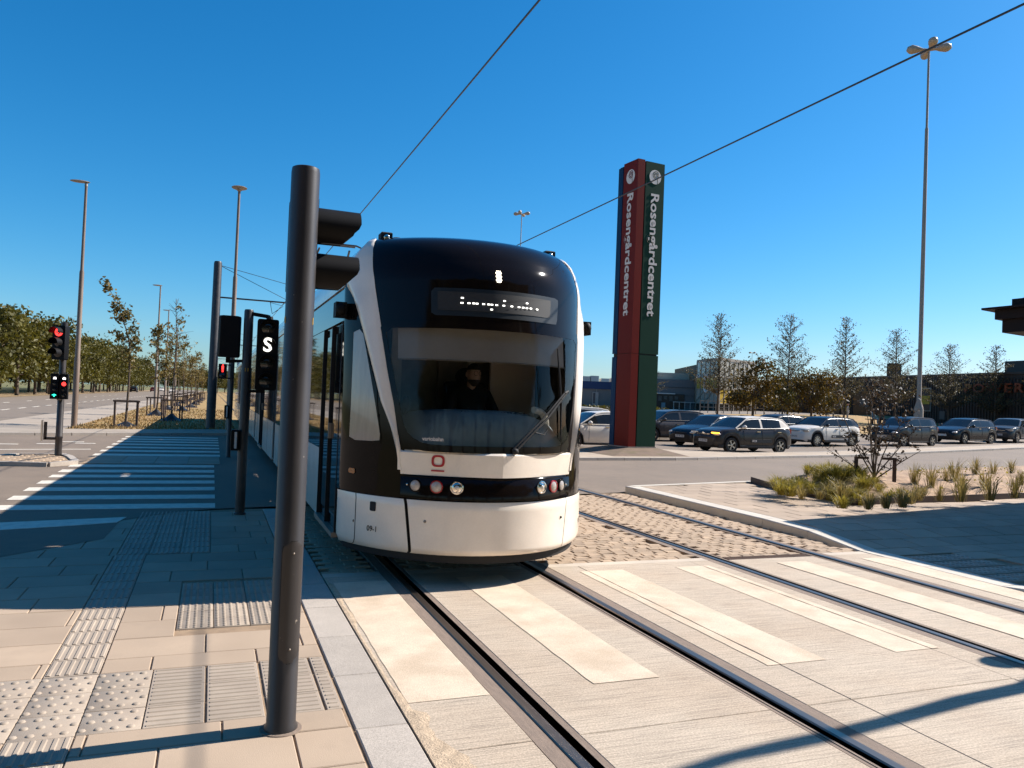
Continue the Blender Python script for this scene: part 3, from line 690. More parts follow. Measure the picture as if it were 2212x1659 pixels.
# red badge on the band: a rounded ring over a bar
bx = Vector((1, -.4/.88, 0)).normalized()
def bp_(x, z, off=.006): return Vector((XC+x, bandy(x, z)-off, z))
oo = rounded([(-.055, 1.215), (.055, 1.215), (.055, 1.105), (-.055, 1.105)], .045, 5); oi = rounded([(-.035, 1.197), (.035, 1.197), (.035, 1.123), (-.035, 1.123)], .028, 5)
b = MB(); n = len(oo); x0 = -.57
b.add([bp_(x0+p[0], p[1]) for p in oo]+[bp_(x0+p[0], p[1]) for p in oi], [(i, (i+1) % n, n+(i+1) % n, n+i) for i in range(n)])
tpart(b, 'logo_ring', M_red, band)
b = MB(); b.add([bp_(x0-.055, 1.062), bp_(x0+.055, 1.062), bp_(x0+.055, 1.076), bp_(x0-.055, 1.076)], [(0, 1, 2, 3)]); tpart(b, 'logo_bar', M_red, band)
# light strip
b = MB(); N = 40; vs = []
for i in range(N+1):
    x = -.87+1.74*i/N; vs += [surf(x, .80)+Vector((0, .03, -.012)), surf(x, .81)-Vector((0, .012, 0)), surf(x, .99)-Vector((0, .012, 0)), surf(x, 1.02)+Vector((0, .02, 0))]
b.add(vs, [(i*4+j, (i+1)*4+j, (i+1)*4+j+1, i*4+j+1) for i in range(N) for j in range(3)]); strip = tpart(b, 'light_strip', M_gloss, smooth=50)
M_lens = pm('clear_lens', (.62, .60, .58), .08, .25, 60, spec=.8, coat=1.0); M_lensr = pm('red_lens', (.35, .01, .015), .1, .1, 60, coat=1.0); M_lensg = pm('grey_lens', (.45, .42, .42), .15, .25, 90, coat=1.0)
for (x, kind) in [(-.745, 'g'), (-.575, 'r'), (-.405, 'h'), (.435, 'h'), (.595, 'r'), (.715, 'g')]:
    c = surfo(x, .925, .02); nrm = (surfo(x, .925, 1)-surfo(x, .925, 0)).normalized(); q = nrm.to_track_quat('Z', 'Y')
    def disc(prof, mat, name, parent):
        b = MB(); b.lathe(prof, n=20); b.v = [tuple(c+q @ Vector(p)) for p in b.v]; return tpart(b, name, mat, parent, 50)
    r = .050 if kind != 'h' else .052
    bz = disc([(r+.012, -.02), (r+.010, .004), (r, .006), (r, -.005)], M_lensr if kind == 'r' else (M_chrome if kind == 'h' else M_gloss), 'lamp_bezel', strip)
    disc([(r, .0), (r*.75, .008), (r*.4, .013), (.001, .015)], {'g': M_lensg, 'r': M_lensg, 'h': M_chrome}[kind], 'headlight' if kind == 'h' else 'lamp_lens', strip)
    if kind == 'h': disc([(.02, .014), (.012, .022), (.001, .024)], M_lens, 'bulb', strip)
for x in (-.81, .79):
    b = MB(); b.ball(surfo(x, .93, .015), .012, .012, .012, 8, 6); tpart(b, 'sensor', M_chrome, strip)
# bumper: middle and corner panels with open seams
def bump_panel(name, xa, xb, mat=M_white, parent=None, zt=.79, zb=.27):
    b = MB(); nu, nz_ = 26, 12; vs = []
    for j in range(nz_+1):
        z = lerp(zb, zt, j/nz_); x0 = xa(z); x1 = xb(z)
        for i in range(nu+1):
            x = lerp(x0, x1, i/nu); p = surfo(x, z, .012)
            if j == 0: p = p+Vector((0, .10, -.0))
            if j == nz_: p = p+Vector((0, .02, 0))
            vs.append(p)
    b.add(vs, [(j*(nu+1)+i, j*(nu+1)+i+1, (j+1)*(nu+1)+i+1, (j+1)*(nu+1)+i) for j in range(nz_) for i in range(nu)]); return tpart(b, name, mat, parent, 70)
seam = lambda z: lerp(.765, .82, (z-.27)/.52)
bmid = bump_panel('bumper', lambda z: -seam(z)+.012, lambda z: seam(z)-.004)
lc = bump_panel('corner_panel', lambda z: -1.19, lambda z: -seam(z)-.012); lc2 = bump_panel('corner_panel', lambda z: -a_of(z), lambda z: -1.196)
rc = bump_panel('corner_panel', lambda z: seam(z)+.004, lambda z: a_of(z))
b = MB(); N = 40; vs = []      # dark shell behind the bumper and skirt
for i in range(N+1):
    u = -1+2*i/N
    for z in (.22, .40, .60, .82): x = (a_of(z)-.01)*math.sin(u*math.pi/2); vs.append(surf(x, z)+Vector((0, .04, 0)))
b.add(vs, [(i*4+j, (i+1)*4+j, (i+1)*4+j+1, i*4+j+1) for i in range(N) for j in range(3)]); tpart(b, 'front_underframe', M_rub)
for (x, z, r, m_) in [(-.66, .60, .014, M_galv), (.725, .61, .013, M_rub)]:
    b = MB(); b.ball(surfo(x, z, .014), r, r, r, 8, 6); tpart(b, 'towing_eye', m_, bmid)
b = MB(); o_ = rounded([(-.022, .735), (.022, .735), (.022, .645), (-.022, .645)], .012, 4); b.add([surfo(-1.065+p[0], p[1], .016) for p in o_], [tuple(range(len(o_)))]); tpart(b, 'access_slot', M_rub, lc)
b = MB(); b.ball(surfo(-1.205, .52, .012), .008, .008, .014, 8, 6); tpart(b, 'lock', M_rub, lc)
p = surfo(-1.065, .475, .016); ex = (surfo(-1.0, .475, .016)-surfo(-1.13, .475, .016)); place_text('fleet_number', '09-1', .075, p, ex, (0, 0, 1), M_rub, lc, depth=.002)
p = surfo(1.16, .5, .016); ex = (surfo(1.22, .5, .016)-surfo(1.1, .5, .016)); place_text('fleet_number', '09-1', .075, p, ex, (0, 0, 1), pm('grey_lettering', (.3, .28, .27), .6), rc, depth=.002)
# amber side marker
for sg in (-1, 1):
    b = MB(); o_ = rounded([(-.045, 1.025), (.045, 1.025), (.045, .975), (-.045, .975)], .02, 4); b.add([surfo(sg*1.235+p[0]*.5, p[1], .008) for p in o_], [tuple(range(len(o_)))]); tpart(b, 'side_marker', pm('amber_lens', (.45, .13, .01), .2, .1, 50, coat=1.0), mask)
# destination display
pc = resample(densify(rounded([(-.655, 2.79), (-.655, 2.525), (.635, 2.52), (.665, 2.79)], .03, 4)), 60)
disp = fill('destination_display', pc, .006, pm('display_face', (.012, .016, .020), .4, .2, 4), mask, k=8)
pi = resample(densify([(-.60, 2.755), (-.60, 2.575), (.53, 2.575), (.55, 2.755)]), 60)
fill('display_matrix', pi, .010, pm('display_matrix', (.026, .026, .026), .6, .25, 80), disp, k=6)
M_led = emit('led_white', (1.0, .97, .90), 2.5)
for (px, py) in [(445, 408), (440, 477), (523, 484), (580, 489), (620, 493), (702, 501), (765, 507), (806, 511), (803, 577), (869, 517), (975, 460), (964, 525), (1074, 535), (1175, 544), (1236, 550), (1291, 557), (1295, 490), (1352, 560), (1450, 571)]:
    u = (px-88)/1755.0; top = 240+160*u; v = (py-top)/(385-10*u); x = -.655+1.31*u; z = 2.79-.268*v
    b = MB(); b.add([surfo(x+dx, z+dz, .016) for (dx, dz) in ((-.012, -.006), (.012, -.006), (.012, .006), (-.012, .006))], [(0, 1, 2, 3)]); tpart(b, 'display_led', M_led, disp)
hl = None
for r_, (n_, dz) in enumerate([(3, .05), (4, .034), (3, .017), (4, 0), (3, -.017), (4, -.034), (3, -.05)]):
    b = MB()
    for k in range(n_):
        x = -.045+(k-(n_-1)/2)*.0155; z = 2.925+dz; c = surfo(x, z, .012); b.ball(c, .0075, .005, .0085, 6, 4)
    tpart(b, 'head_lamp_led', emit('lamp_white', (1.0, .90, .72), 2.2), mask)
# lettering on the windscreen
p = surfo(-.62, 1.362, .012); ex = surfo(-.55, 1.362, .012)-surfo(-.69, 1.362, .012); place_text('maker_lettering', 'variobahn', .052, p, ex, (0, .05, 1), M_txtw, wsh, depth=.001, offset=.0008)
# wiper
wp = thing  # keep the name free
b = MB(); P0 = surfo(.12, 1.27, .03); P1 = surfo(.755, 1.86, .045); P2 = surfo(.70, 1.84, .045)
b.tube([P0, surfo(.45, 1.58, .05), P1], .011, 6); b.tube([P0+Vector((-.03, 0, .01)), surfo(.40, 1.58, .05), P2], .009, 6)
b.ball(P0, .035, .03, .03, 10, 6); b.tube([P2, P1], .012, 6); b.tube([surfo(.33, 1.45, .04), surfo(.43, 1.43, .04), surfo(.47, 1.49, .04)], .006, 5)
wip = tpart(b, 'wiper_arm', M_rub)
b = MB(); b.tube([surfo(.62, 2.28, .022), surfo(.64, 2.0, .03), surfo(.66, 1.72, .03), surfo(.675, 1.38, .022)], [.006, .013, .013, .006], 6); tpart(b, 'wiper_blade', M_rub, wip)
# roof-edge lamps and camera pods
for (x, z, sg) in [(-.93, 3.365, -1), (.93, 3.365, 1)]:
    c = surf(x, z)+Vector((0, .12, .02)); b = MB(); b.box(c.x-.06, c.x+.06, c.y-.05, c.y+.10, c.z-.06, c.z+.065, .01); b.ball((c.x-sg*.14, c.y+.1, c.z-.02), .10, .12, .07, 10, 6); lp = tpart(b, 'roof_lamp', M_rub, smooth=40)
    b = MB(); b.ball((c.x, c.y-.05, c.z+.01), .032, .014, .032, 10, 6); tpart(b, 'lens', M_chrome, lp)
for sg in (-1, 1):
    x0 = XC+sg*1.33; b = MB(); b.obox((x0+sg*.045, 8.02, 2.60), Vector((.055, 0, 0)), Vector((0, .09, 0)), Vector((0, 0, .075))); b.ball((x0+sg*.05, 7.94, 2.60), .055, .05, .07, 10, 6); b.tube([(x0-sg*.06, 8.05, 2.62), (x0+sg*.03, 8.04, 2.61)], .05, 8)
    tpart(b, 'camera_pod', M_blk, smooth=40)
# roof and the body sides
zrow = [z for z in zr if z >= 2.89]
for sg in (-1, 1):
    b = MB(); vs = []; yst = [None, 9, 14, 20, 30, YEND]
    for z in zrow:
        e = surf(sg*a_of(z), z)
        for y in yst: vs.append((XC+sg*a_of(z), e.y if y is None else max(y, e.y+.01), z))
    m6 = len(yst); f = [(j*m6+i, j*m6+i+1, (j+1)*m6+i+1, (j+1)*m6+i) for j in range(len(zrow)-1) for i in range(m6-1)]
    if sg > 0: f = [tuple(reversed(t)) for t in f]
    b.add(vs, f); tpart(b, 'roof_side', M_white, smooth=50)
def sidebox(name, sg, y0, y1, z0, z1, mat, parent=None, out=0.0, th=.05, ch=.006):
    xo = XC+sg*(1.32+out); xi = XC+sg*(1.32-th); b = MB(); a, c = min(xo, xi), max(xo, xi); b.box(a, c, y0, y1, z0, z1)
    return tpart(b, name, mat, parent, smooth=None)
M_cant = pm('beige_shadow_strip', (.60, .54, .48), .35, .05, 2)
M_panelg = pm('glossy_side_panel', (.012, .014, .018), .04, .1, 2, spec=1.0)
for sg in (-1, 1):
    sidebox('cantrail', sg, 8.12, YEND, 2.855, 2.925, M_white, out=.012)
    b = MB(); vs = []   # black strip between the curved front and the first door
    zz = [.79+.1*i for i in range(22)]; zz[-1] = 2.88
    for z in zz: e = surf(sg*a_of(z), z); vs += [e, Vector((e.x, 8.16, z))]
    f = [(2*i, 2*i+1, 2*i+3, 2*i+2) for i in range(len(zz)-1)]; b.add(vs, f if sg < 0 else [tuple(reversed(t)) for t in f]); tpart(b, 'cab_side', M_gloss, smooth=None)
    def door(y0, y1, n=2):
        d = sidebox('door', sg, y0, y1, .32, 2.50, M_gloss, out=-.03, th=.08)
        L = (y1-y0)/n
        for k in range(n):
            sidebox('door_window', sg, y0+k*L+.07, y0+(k+1)*L-.05, .45, 2.40, M_gglass, d, out=-.022, th=.02)
            sidebox('door_edge', sg, y0+k*L, y0+k*L+.035, .32, 2.50, M_rub, d, out=.004, th=.03)
        sidebox('door_edge', sg, y1-.03, y1, .32, 2.50, M_rub, d, out=.004, th=.03); sidebox('step', sg, y0, y1, .27, .32, M_galv, d, out=.03, th=.08)
        sidebox('door_handle', sg, (y0+y1)/2-.06, (y0+y1)/2-.03, 1.25, 1.42, M_galv, d, out=.01, th=.03)
    def bay(y0, y1):
        lp = sidebox('lower_panel', sg, y0, y1, .30, 1.09, M_white, out=.0)
        sidebox('panel_seam', sg, y0+(y1-y0)*.5, y0+(y1-y0)*.5+.012, .30, 1.085, M_rub, lp, out=.002, th=.01)
        L = (y1-y0)/2
        for k in range(2):
            sidebox('side_window', sg, y0+k*L+.02, y0+(k+1)*L-.02, 1.10, 2.50, M_gglass, out=-.004)
        sidebox('window_post', sg, y0+L-.03, y0+L+.03, 1.095, 2.495, M_rub, out=-.006, th=.05)
    def bellows(y0, y1):
        b = MB(); n_ = 8
        for k in range(n_): ya = lerp(y0, y1, k/n_); yb = lerp(y0, y1, (k+.6)/n_); xo = XC+sg*1.31; b.box(min(xo, xo-sg*.1), max(xo, xo-sg*.1), ya, yb, .35, 2.85)
        tpart(b, 'bellows', M_rub, smooth=None)
    y = 8.14; door(y, 9.58)
    sidebox('upper_panel', sg, 8.14, YEND, 2.51, 2.85, M_panelg, out=-.006)
    y = 9.6
    while y < YEND-8:
        bay(y, y+3.4); door(y+3.42, y+4.9); bay(y+4.92, y+7.0); bellows(y+7.02, y+7.58); y += 7.6
    bay(y, YEND)
b = MB(); b.box(XC-1.2, XC+1.2, 8.3, YEND, .16, .34); b.box(XC-.85, XC+.85, 7.45, 8.3, .2, .34); tpart(b, 'underframe', M_rub, smooth=None)
for y in (9.6, 11.4, 20.5, 22.3, 34, 36):
    for sg in (-1, 1):
        b = MB(); b.lathe([(.02, -.06), (.30, -.06), (.32, -.03), (.29, .0), (.29, .05), (.02, .05)], (XC+sg*.75, y, .30), 'X', 20); tpart(b, 'wheel', M_galv, smooth=40)
b = MB(); b.box(XC-1.3, XC+1.3, YEND-.05, YEND, .3, 3.3); tpart(b, 'rear_wall', M_white, smooth=None)
for (y0, y1) in [(11, 15), (20.5, 26), (30, 36)]:
    b = MB(); b.box(XC-.8, XC+.8, y0, y1, 3.33, 3.62, .06); tpart(b, 'roof_equipment', pm('grey_roof_box', (.35, .34, .34), .6), smooth=None)
b = MB()
for x in (-.35, .35): b.tube([(XC+x, 20.0, 3.7), (XC+x*1.4, 21.1, 4.35), (XC+x, 18.7, 5.15)], .025, 6)
b.tube([(XC-.95, 18.6, 4.75), (XC-.88, 18.6, 4.98), (XC-.7, 18.6, 5.2), (XC-.5, 18.6, 5.27), (XC+.5, 18.6, 5.27), (XC+.7, 18.6, 5.2), (XC+.88, 18.6, 4.98), (XC+.95, 18.6, 4.75)], .022, 6); b.tube([(XC-.5, 18.8, 5.27), (XC+.5, 18.8, 5.27)], .02, 6)
b.box(XC-.5, XC+.5, 19.4, 21.4, 3.55, 3.75); tpart(b, 'pantograph', M_wire, smooth=None)
# cab interior
M_dash = pm('blue_grey_dashboard', (.24, .30, .36), .55, .1, 6); M_cabw = pm('cab_wall_grey', (.32, .30, .29), .7, .15, 3); M_cabp = pm('cab_beige_panel', (.62, .52, .47), .6, .06, 2); M_cabl = pm('cab_pale_trim', (.55, .53, .50), .5)
b = MB(); N = 24; vs = []
for i in range(N+1):
    x = -.92+1.72*i/N; e = 1-(abs(x+.06)/.93)**4; yy = surf(min(.98, abs(x)), 1.35).y+.06; dz = .0+.22*sstep(-.85, -.6, x)*(1-sstep(.62, .82, x))
    vs += [(XC+x, yy+.02, .9), (XC+x, yy+.03, 1.30), (XC+x, yy+.16, 1.36+.10*e), (XC+x, yy+.34, 1.42+.16*e+.02), (XC+x, yy+.52, 1.44+.20*e), (XC+x, yy+.72, 1.42+.18*e), (XC+x, yy+.78, 1.0)]
b.add(vs, [(i*7+j, (i+1)*7+j, (i+1)*7+j+1, i*7+j+1) for i in range(N) for j in range(6)]); dash = tpart(b, 'dashboard', M_dash, smooth=60)
b = MB()
for k in range(20):
    x = -.25+k*.035; b.box(XC+x, XC+x+.012, 7.36, 7.44, 1.615, 1.628)
tpart(b, 'air_vent', M_rub, dash, smooth=None)
b = MB(); b.tube([(XC+.55+.3*math.sin(t), 7.42+.16*math.sin(t)+.25*(1-math.cos(t)), 1.66-.3*(1-math.cos(t))) for t in [i*.16 for i in range(10)]], .035, 8); tpart(b, 'dash_trim', M_cabl, dash, smooth=60)
b = MB(); b.box(XC-1.28, XC+1.28, 9.50, 9.55, .4, 2.85); tpart(b, 'cab_back_wall', M_cabw, smooth=None)
b = MB(); b.box(XC-1.25, XC+1.25, 8.05, 9.6, .62, .68); b.box(XC-.7, XC+.7, 7.3, 8.05, .62, .68); tpart(b, 'cab_floor', M_rub, smooth=None)
b = MB(); b.box(XC-1.28, XC+1.28, 8.1, 9.6, 2.86, 2.90); tpart(b, 'cab_ceiling', M_cabw, smooth=None)
b = MB(); b.box(XC+.62, XC+1.22, 9.0, 9.06, .7, 2.5); tpart(b, 'cab_side_panel', M_cabp, smooth=None)
b = MB(); b.box(XC-.55, XC-.42, 9.3, 9.36, .7, 2.6); b.box(XC+.40, XC+.48, 9.2, 9.26, .7, 2.6); b.box(XC-.95, XC-.85, 9.3, 9.4, .7, 2.6); tpart(b, 'cab_door_frame', M_cabl, smooth=None)
b = MB(); b.box(XC-.40, XC+.02, 9.44, 9.47, 1.2, 2.35); b.box(XC+.08, XC+.36, 9.44, 9.47, 1.7, 2.35); tpart(b, 'cab_door_window', pm('lit_saloon_glimpse', (.30, .27, .25), .5, .3, 3), smooth=None)
b = MB(); N = 20; vs = []
for i in range(N+1):
    x = -.90+1.72*i/N; yy = surf(x, 2.2).y+.09; vs += [(XC+x, yy-.005, 2.11), (XC+x, yy+.05, 2.45)]
b.add(vs, [(2*i, 2*i+2, 2*i+3, 2*i+1) for i in range(N)]); bl = tpart(b, 'sun_blind', pm('grey_sun_blind', (.36, .34, .34), .8, .08, 3), smooth=60)
b = MB(); b.tube([(XC-.90+1.72*i/20, surf(-.90+1.72*i/20, 2.2).y+.085, 2.107) for i in range(21)], .008, 6); tpart(b, 'blind_rail', M_galv, bl)
b = MB(); b.box(XC+.02, XC+.52, 8.86, 8.98, 1.25, 1.95, .03); b.ball((XC+.27, 8.92, 2.0), .13, .05, .12, 10, 7); b.box(XC+.0, XC+.54, 8.40, 8.95, 1.13, 1.27, .03); b.box(XC+.2, XC+.34, 8.55, 8.75, .66, 1.14); tpart(b, 'driver_seat', pm('seat_fabric', (.02, .02, .024), .9), smooth=40)
b = MB(); b.tube([(XC-.74, 7.62, 1.3), (XC-.74, 7.66, 1.62)], .03, 8); b.ball((XC-.74, 7.68, 1.66), .06, .03, .1, 8, 6); tpart(b, 'microphone', M_rub, dash)
# ---------------------------------------------------------------- figures
def skin_mesh(name, verts, edges, radii, root=0, sub=2):
    me = bpy.data.meshes.new(name); me.from_pydata(verts, edges, []); me.update(); o = bpy.data.objects.new(name, me); COL.objects.link(o)
    md = o.modifiers.new('s', 'SKIN'); md.use_smooth_shade = True
    if not me.skin_vertices: me.attributes
    sv = me.skin_vertices[0].data
    for i, r in enumerate(radii): sv[i].radius = (r, r) if not isinstance(r, tuple) else r
    sv[root].use_root = True
    md2 = o.modifiers.new('d', 'SUBSURF'); md2.levels = sub; md2.render_levels = sub
    dg = bpy.context.evaluated_depsgraph_get(); dg.update(); m2 = bpy.data.meshes.new_from_object(o.evaluated_get(dg)); bpy.data.objects.remove(o); m2.name = name; m2.shade_smooth(); return m2
def add_skin_layer(me):
    pass
M_skin = pm('skin', (.58, .38, .32), .55, .08, 20); M_navy = pm('navy_jacket', (.010, .011, .018), .85, .2, 12); M_hair = pm('dark_hair', (.018, .014, .012), .8, .3, 40)
def head_geo(c, s, yaw=0.0):
    """head as one shaped ball: jaw, brow, nose and eye sockets (faces -y)"""
    vs, fs = ballgeo((0, 0, 0), 1, 1, 1, 22, 16); out = []
    for (x, y, z) in vs:
        X = x*.076; Y = y*.098; Z = z*.118
        if z < -.15: k = 1-.28*min(1, (-z-.15)/.85); X *= k; Y = Y*(1-.10*(-z)) - .012*(-z)
        if y < -.55:
            f = (-y-.55)/.45; nose = math.exp(-((x/.16)**2))*math.exp(-(((z+.15)/.26)**2)); Y -= .028*nose*f
            for ex_ in (-.38, .38): Y += .012*math.exp(-(((x-ex_)/.20)**2))*math.exp(-(((z-.08)/.14)**2))*f
            Y -= .008*math.exp(-((x/.3)**2))*math.exp(-(((z+.55)/.12)**2))*f; Y -= .006*math.exp(-(((z-.25)/.1)**2))*f
        cyw, syw = math.cos(yaw), math.sin(yaw); out.append((c[0]+s*(X*cyw-Y*syw), c[1]+s*(X*syw+Y*cyw), c[2]+s*Z))
    return out, fs
dx0 = XC+.27
driver = thing('person', 'bearded tram driver in dark jacket seated behind the windscreen', 'person', (dx0, 8.6, 1.25))
V = [(dx0, 8.72, 1.30), (dx0, 8.74, 1.55), (dx0, 8.72, 1.78), (dx0, 8.69, 1.90), (dx0-.20, 8.71, 1.80), (dx0-.29, 8.58, 1.56), (dx0-.20, 8.30, 1.50), (dx0-.10, 8.12, 1.55), (dx0+.20, 8.71, 1.80), (dx0+.29, 8.58, 1.56), (dx0+.22, 8.30, 1.50), (dx0+.16, 8.10, 1.55), (dx0-.11, 8.35, 1.30), (dx0-.12, 8.20, .95), (dx0+.11, 8.35, 1.30), (dx0+.12, 8.20, .95)]
V = [(x-dx0, y-8.6, z-1.25) for (x, y, z) in V]
Ed = [(0, 1), (1, 2), (2, 3), (2, 4), (4, 5), (5, 6), (6, 7), (2, 8), (8, 9), (9, 10), (10, 11), (0, 12), (12, 13), (0, 14), (14, 15)]
link('body', skin_mesh('body', V, Ed, [(.17, .14), (.18, .14), (.17, .12), .065, .085, .062, .05, .04, .085, .062, .05, .04, .09, .07, .09, .07]), M_navy, driver)
b = MB(); b.add(*head_geo((dx0+.01, 8.63, 2.03), 1.02, .25)); hd = b.build('head', M_skin, driver, world=True, smooth=80)
b = MB(); b.cyl((dx0, 8.68, 1.86), (dx0, 8.66, 1.97), .055, .05, 12); b.build('neck', M_skin, driver, world=True, smooth=60)
b = MB(); vs, fs = head_geo((dx0+.01, 8.638, 2.038), 1.09, .25); keep = [f for f in fs if sum(vs[i][2] for i in f)/len(f) > 2.098 or (sum(vs[i][1] for i in f)/len(f) > 8.66 and sum(vs[i][2] for i in f)/len(f) > 1.98)]; b.add(vs, keep); b.build('hair', M_hair, hd, world=True, smooth=80)
b = MB(); vs, fs = head_geo((dx0+.01, 8.628, 2.02), 1.08, .25); keep = [f for f in fs if sum(vs[i][2] for i in f)/len(f) < 1.972 and sum(vs[i][1] for i in f)/len(f) < 8.65]; b.add(vs, keep); b.build('beard', pm('grey_brown_beard', (.06, .045, .04), .9, .3, 60), hd, world=True, smooth=80)
for sg in (-1, 1):
    b = MB(); b.lathe([(.026, 0), (.03, .003), (.026, .006)], (0, 0, 0), 'Y', 14); a = .25; b.v = [(dx0+.01+(v[0]+sg*.034)*math.cos(a)-(v[1]-.108)*math.sin(a), 8.63+(v[0]+sg*.034)*math.sin(a)+(v[1]-.108)*math.cos(a), v[2]+2.045) for v in b.v]; b.build('spectacle_rim', M_rub, hd, world=True)
    b = MB(); b.ball((dx0+.01+sg*.079, 8.65, 2.03), .012, .022, .03, 8, 6); b.build('ear', M_skin, hd, world=True)
b = MB()
for sg in (-1, 1):
    hx, hy, hz = dx0+sg*.135, 8.07, 1.56
    pv = [(0, 0, 0), (0, -.05, .005)]
    b.ball((hx, hy, hz), .038, .045, .02, 10, 6)
    for k in range(4): fx = hx-.03+.02*k; L = [.055, .068, .062, .046][k]; b.tube([(fx, hy-.03, hz), (fx, hy-.03-L*.55, hz+.008), (fx, hy-.03-L, hz-.012)], [.0095, .009, .007], 6)
    b.tube([(hx-sg*.03, hy+.005, hz), (hx-sg*.055, hy-.02, hz), (hx-sg*.06, hy-.045, hz-.004)], [.011, .010, .008], 6)
b.build('hands', M_skin, driver, world=True, smooth=60)
# ================================================================== STREET FURNITURE
M_polen = pm('scuffed_pole_paint', (.033, .030, .032), .40, .12, 3.0, .04, 200, tint=(.34, .31, .28), tscale=30, tamt=.8, tlo=.715, thi=.74)
M_yel = pm('yellow_marking', (.55, .36, .03), .6)
def wp(b, name, mat, t, smooth=40, parent=None): return b.build(name, mat, parent or t, world=True, smooth=smooth)
def visor(c, d, r, L, a0=-.35, a1=math.pi+.35, n=14):
    """hood of a signal lens at c looking along d (horizontal unit vector)"""
    d = Vector(d).normalized(); s_ = Vector((-d.y, d.x, 0)); b = MB(); vs = []
    for (rr, off) in ((r, 0), (r*.98, L), (r*.93, L), (r*.93, 0)):
        for k in range(n+1):
            t = a0+(a1-a0)*k/n; cut = .35*L*max(0, -math.sin(t)) if off else 0; drop = 0
            vs.append(Vector(c)+d*(off*(1-.42*max(0, -math.sin(t))))+s_*(rr*math.cos(t))+Vector((0, 0, rr*math.sin(t))))
    f = []
    for j in range(3):
        for k in range(n): f.append((j*(n+1)+k, j*(n+1)+k+1, (j+1)*(n+1)+k+1, (j+1)*(n+1)+k))
    return b.add(vs, f)
def lens(c, d, r):
    d = Vector(d).normalized(); q = d.to_track_quat('Z', 'Y'); b = MB(); b.lathe([(r, 0), (r*.7, .012), (r*.35, .018), (.001, .02)], n=16); b.v = [tuple(Vector(c)+q @ Vector(p)) for p in b.v]; return b
def headbox(c, d, w, h, dep, ch=.02):
    d = Vector(d).normalized(); s_ = Vector((-d.y, d.x, 0)); c = Vector(c); b = MB(); P = []
    for (dd, k) in ((-dep/2, .82), (-dep/4, 1.0), (dep/2, 1.0)):
        for (u, v) in rounded([(-w/2*k, -h/2), (w/2*k, -h/2), (w/2*k, h/2), (-w/2*k, h/2)], ch, 3): P.append(c+d*dd+s_*u+Vector((0, 0, v)))
    n = len(P)//3; f = [tuple(range(n-1, -1, -1)), tuple(range(2*n, 3*n))]
    for j in range(2): f += [(j*n+i, j*n+(i+1) % n, (j+1)*n+(i+1) % n, (j+1)*n+i) for i in range(n)]
    return b.add(P, f)
M_lensoff = pm('unlit_lens', (.02, .02, .02), .15, .2, 30, coat=.5)
# --- near signal pole
t = thing('signal_pole', 'thick dark grey signal pole with chipped paint standing on the pavement', 'signal pole', (.41, 4.21, 0))
b = MB(); b.lathe([(.085, 0), (.085, .02), (.0745, .035), (.0735, 2.90), (.070, 2.925), (.06, 2.93), (.001, 2.93)], (.41, 4.21, 0), n=32); po = wp(b, 'pole', M_polen, t, 50)
b = MB(); b.lathe([(.108, .0005), (.106, .006), (.084, .008)], (.41, 4.21, 0), n=24); wp(b, 'mortar_collar', M_rust, t, 50)
b = MB(); o_ = rounded([(-.056, .36), (.056, .36), (.056, .98), (-.056, .98)], .045, 6); aa = math.atan2(-4.21, -.41)+.35
def onpole(s_, z, r=.0765): return (.41+r*math.cos(aa+s_/.0735), 4.21+r*math.sin(aa+s_/.0735), z)
N = len(o_); gr = []
for k in range(8): gr += [onpole(lerp(-.056, .056, k/7), z) for z in (.36, .98)]
b = MB(); vs = []
for i in range(25):
    z = lerp(.36, .98, i/24); e = .056-max(0, .045-min(z-.36, .98-z))**2/.045*.8
    vs += [onpole(e*(-1+2*k/8), z, .0755) for k in range(9)]
b.add(vs, [(i*9+k, i*9+k+1, (i+1)*9+k+1, (i+1)*9+k) for i in range(24) for k in range(8)]); hatch = wp(b, 'access_hatch', M_polen, t, 60, po)
b = MB(); vs = []
for i in range(25):
    z = lerp(.355, .985, i/24); e = .060-max(0, .045-min(z-.355, .985-z))**2/.045*.8
    vs += [onpole(e*(-1+2*k/8), z, .0742) for k in range(9)]
b.add(vs, [(i*9+k, i*9+k+1, (i+1)*9+k+1, (i+1)*9+k) for i in range(24) for k in range(8)]); wp(b, 'hatch_gap', M_rub, t, 60, po)
for z in (.43, .92): b = MB(); b.ball(onpole(.0, z, .0765), .006, .006, .006, 8, 5); wp(b, 'bolt', M_galv, t, 60, hatch)
b = headbox((.425, 4.40, 2.55), (1, 0, 0), .22, .50, .14); hd_ = wp(b, 'signal_head', M_blk, t)
for z in (2.67, 2.42):
    wp(visor((.495, 4.40, z), (1, 0, 0), .10, .235, -1.25, math.pi+1.25, 20), 'visor', M_blk, t, 60, hd_); wp(lens((.497, 4.40, z), (1, 0, 0), .085), 'lens', M_lensoff, t, 60, hd_)
for z in (2.72, 2.38): b = MB(); b.bar((.42, 4.25, z), (.42, 4.36, z), .05, .03); wp(b, 'bracket', M_blk, t, None)
def polenum(txt, cx, cy, r, z, ang, size, t, po):
    d = Vector((math.cos(ang), math.sin(ang), 0)); ex = Vector((-d.y, d.x, 0)); place_text('pole_number', txt, size, (cx+d.x*(r+.001), cy+d.y*(r+.001), z), ex, (0, 0, 1), M_yel, po, depth=.001, offset=.0012)
base_a = math.atan2(-4.21, -.41)
polenum('0', .41, 4.21, .0735, 2.12, base_a-1.28, .05, t, po); polenum('1', .41, 4.21, .0735, 2.12, base_a+1.22, .05, t, po)
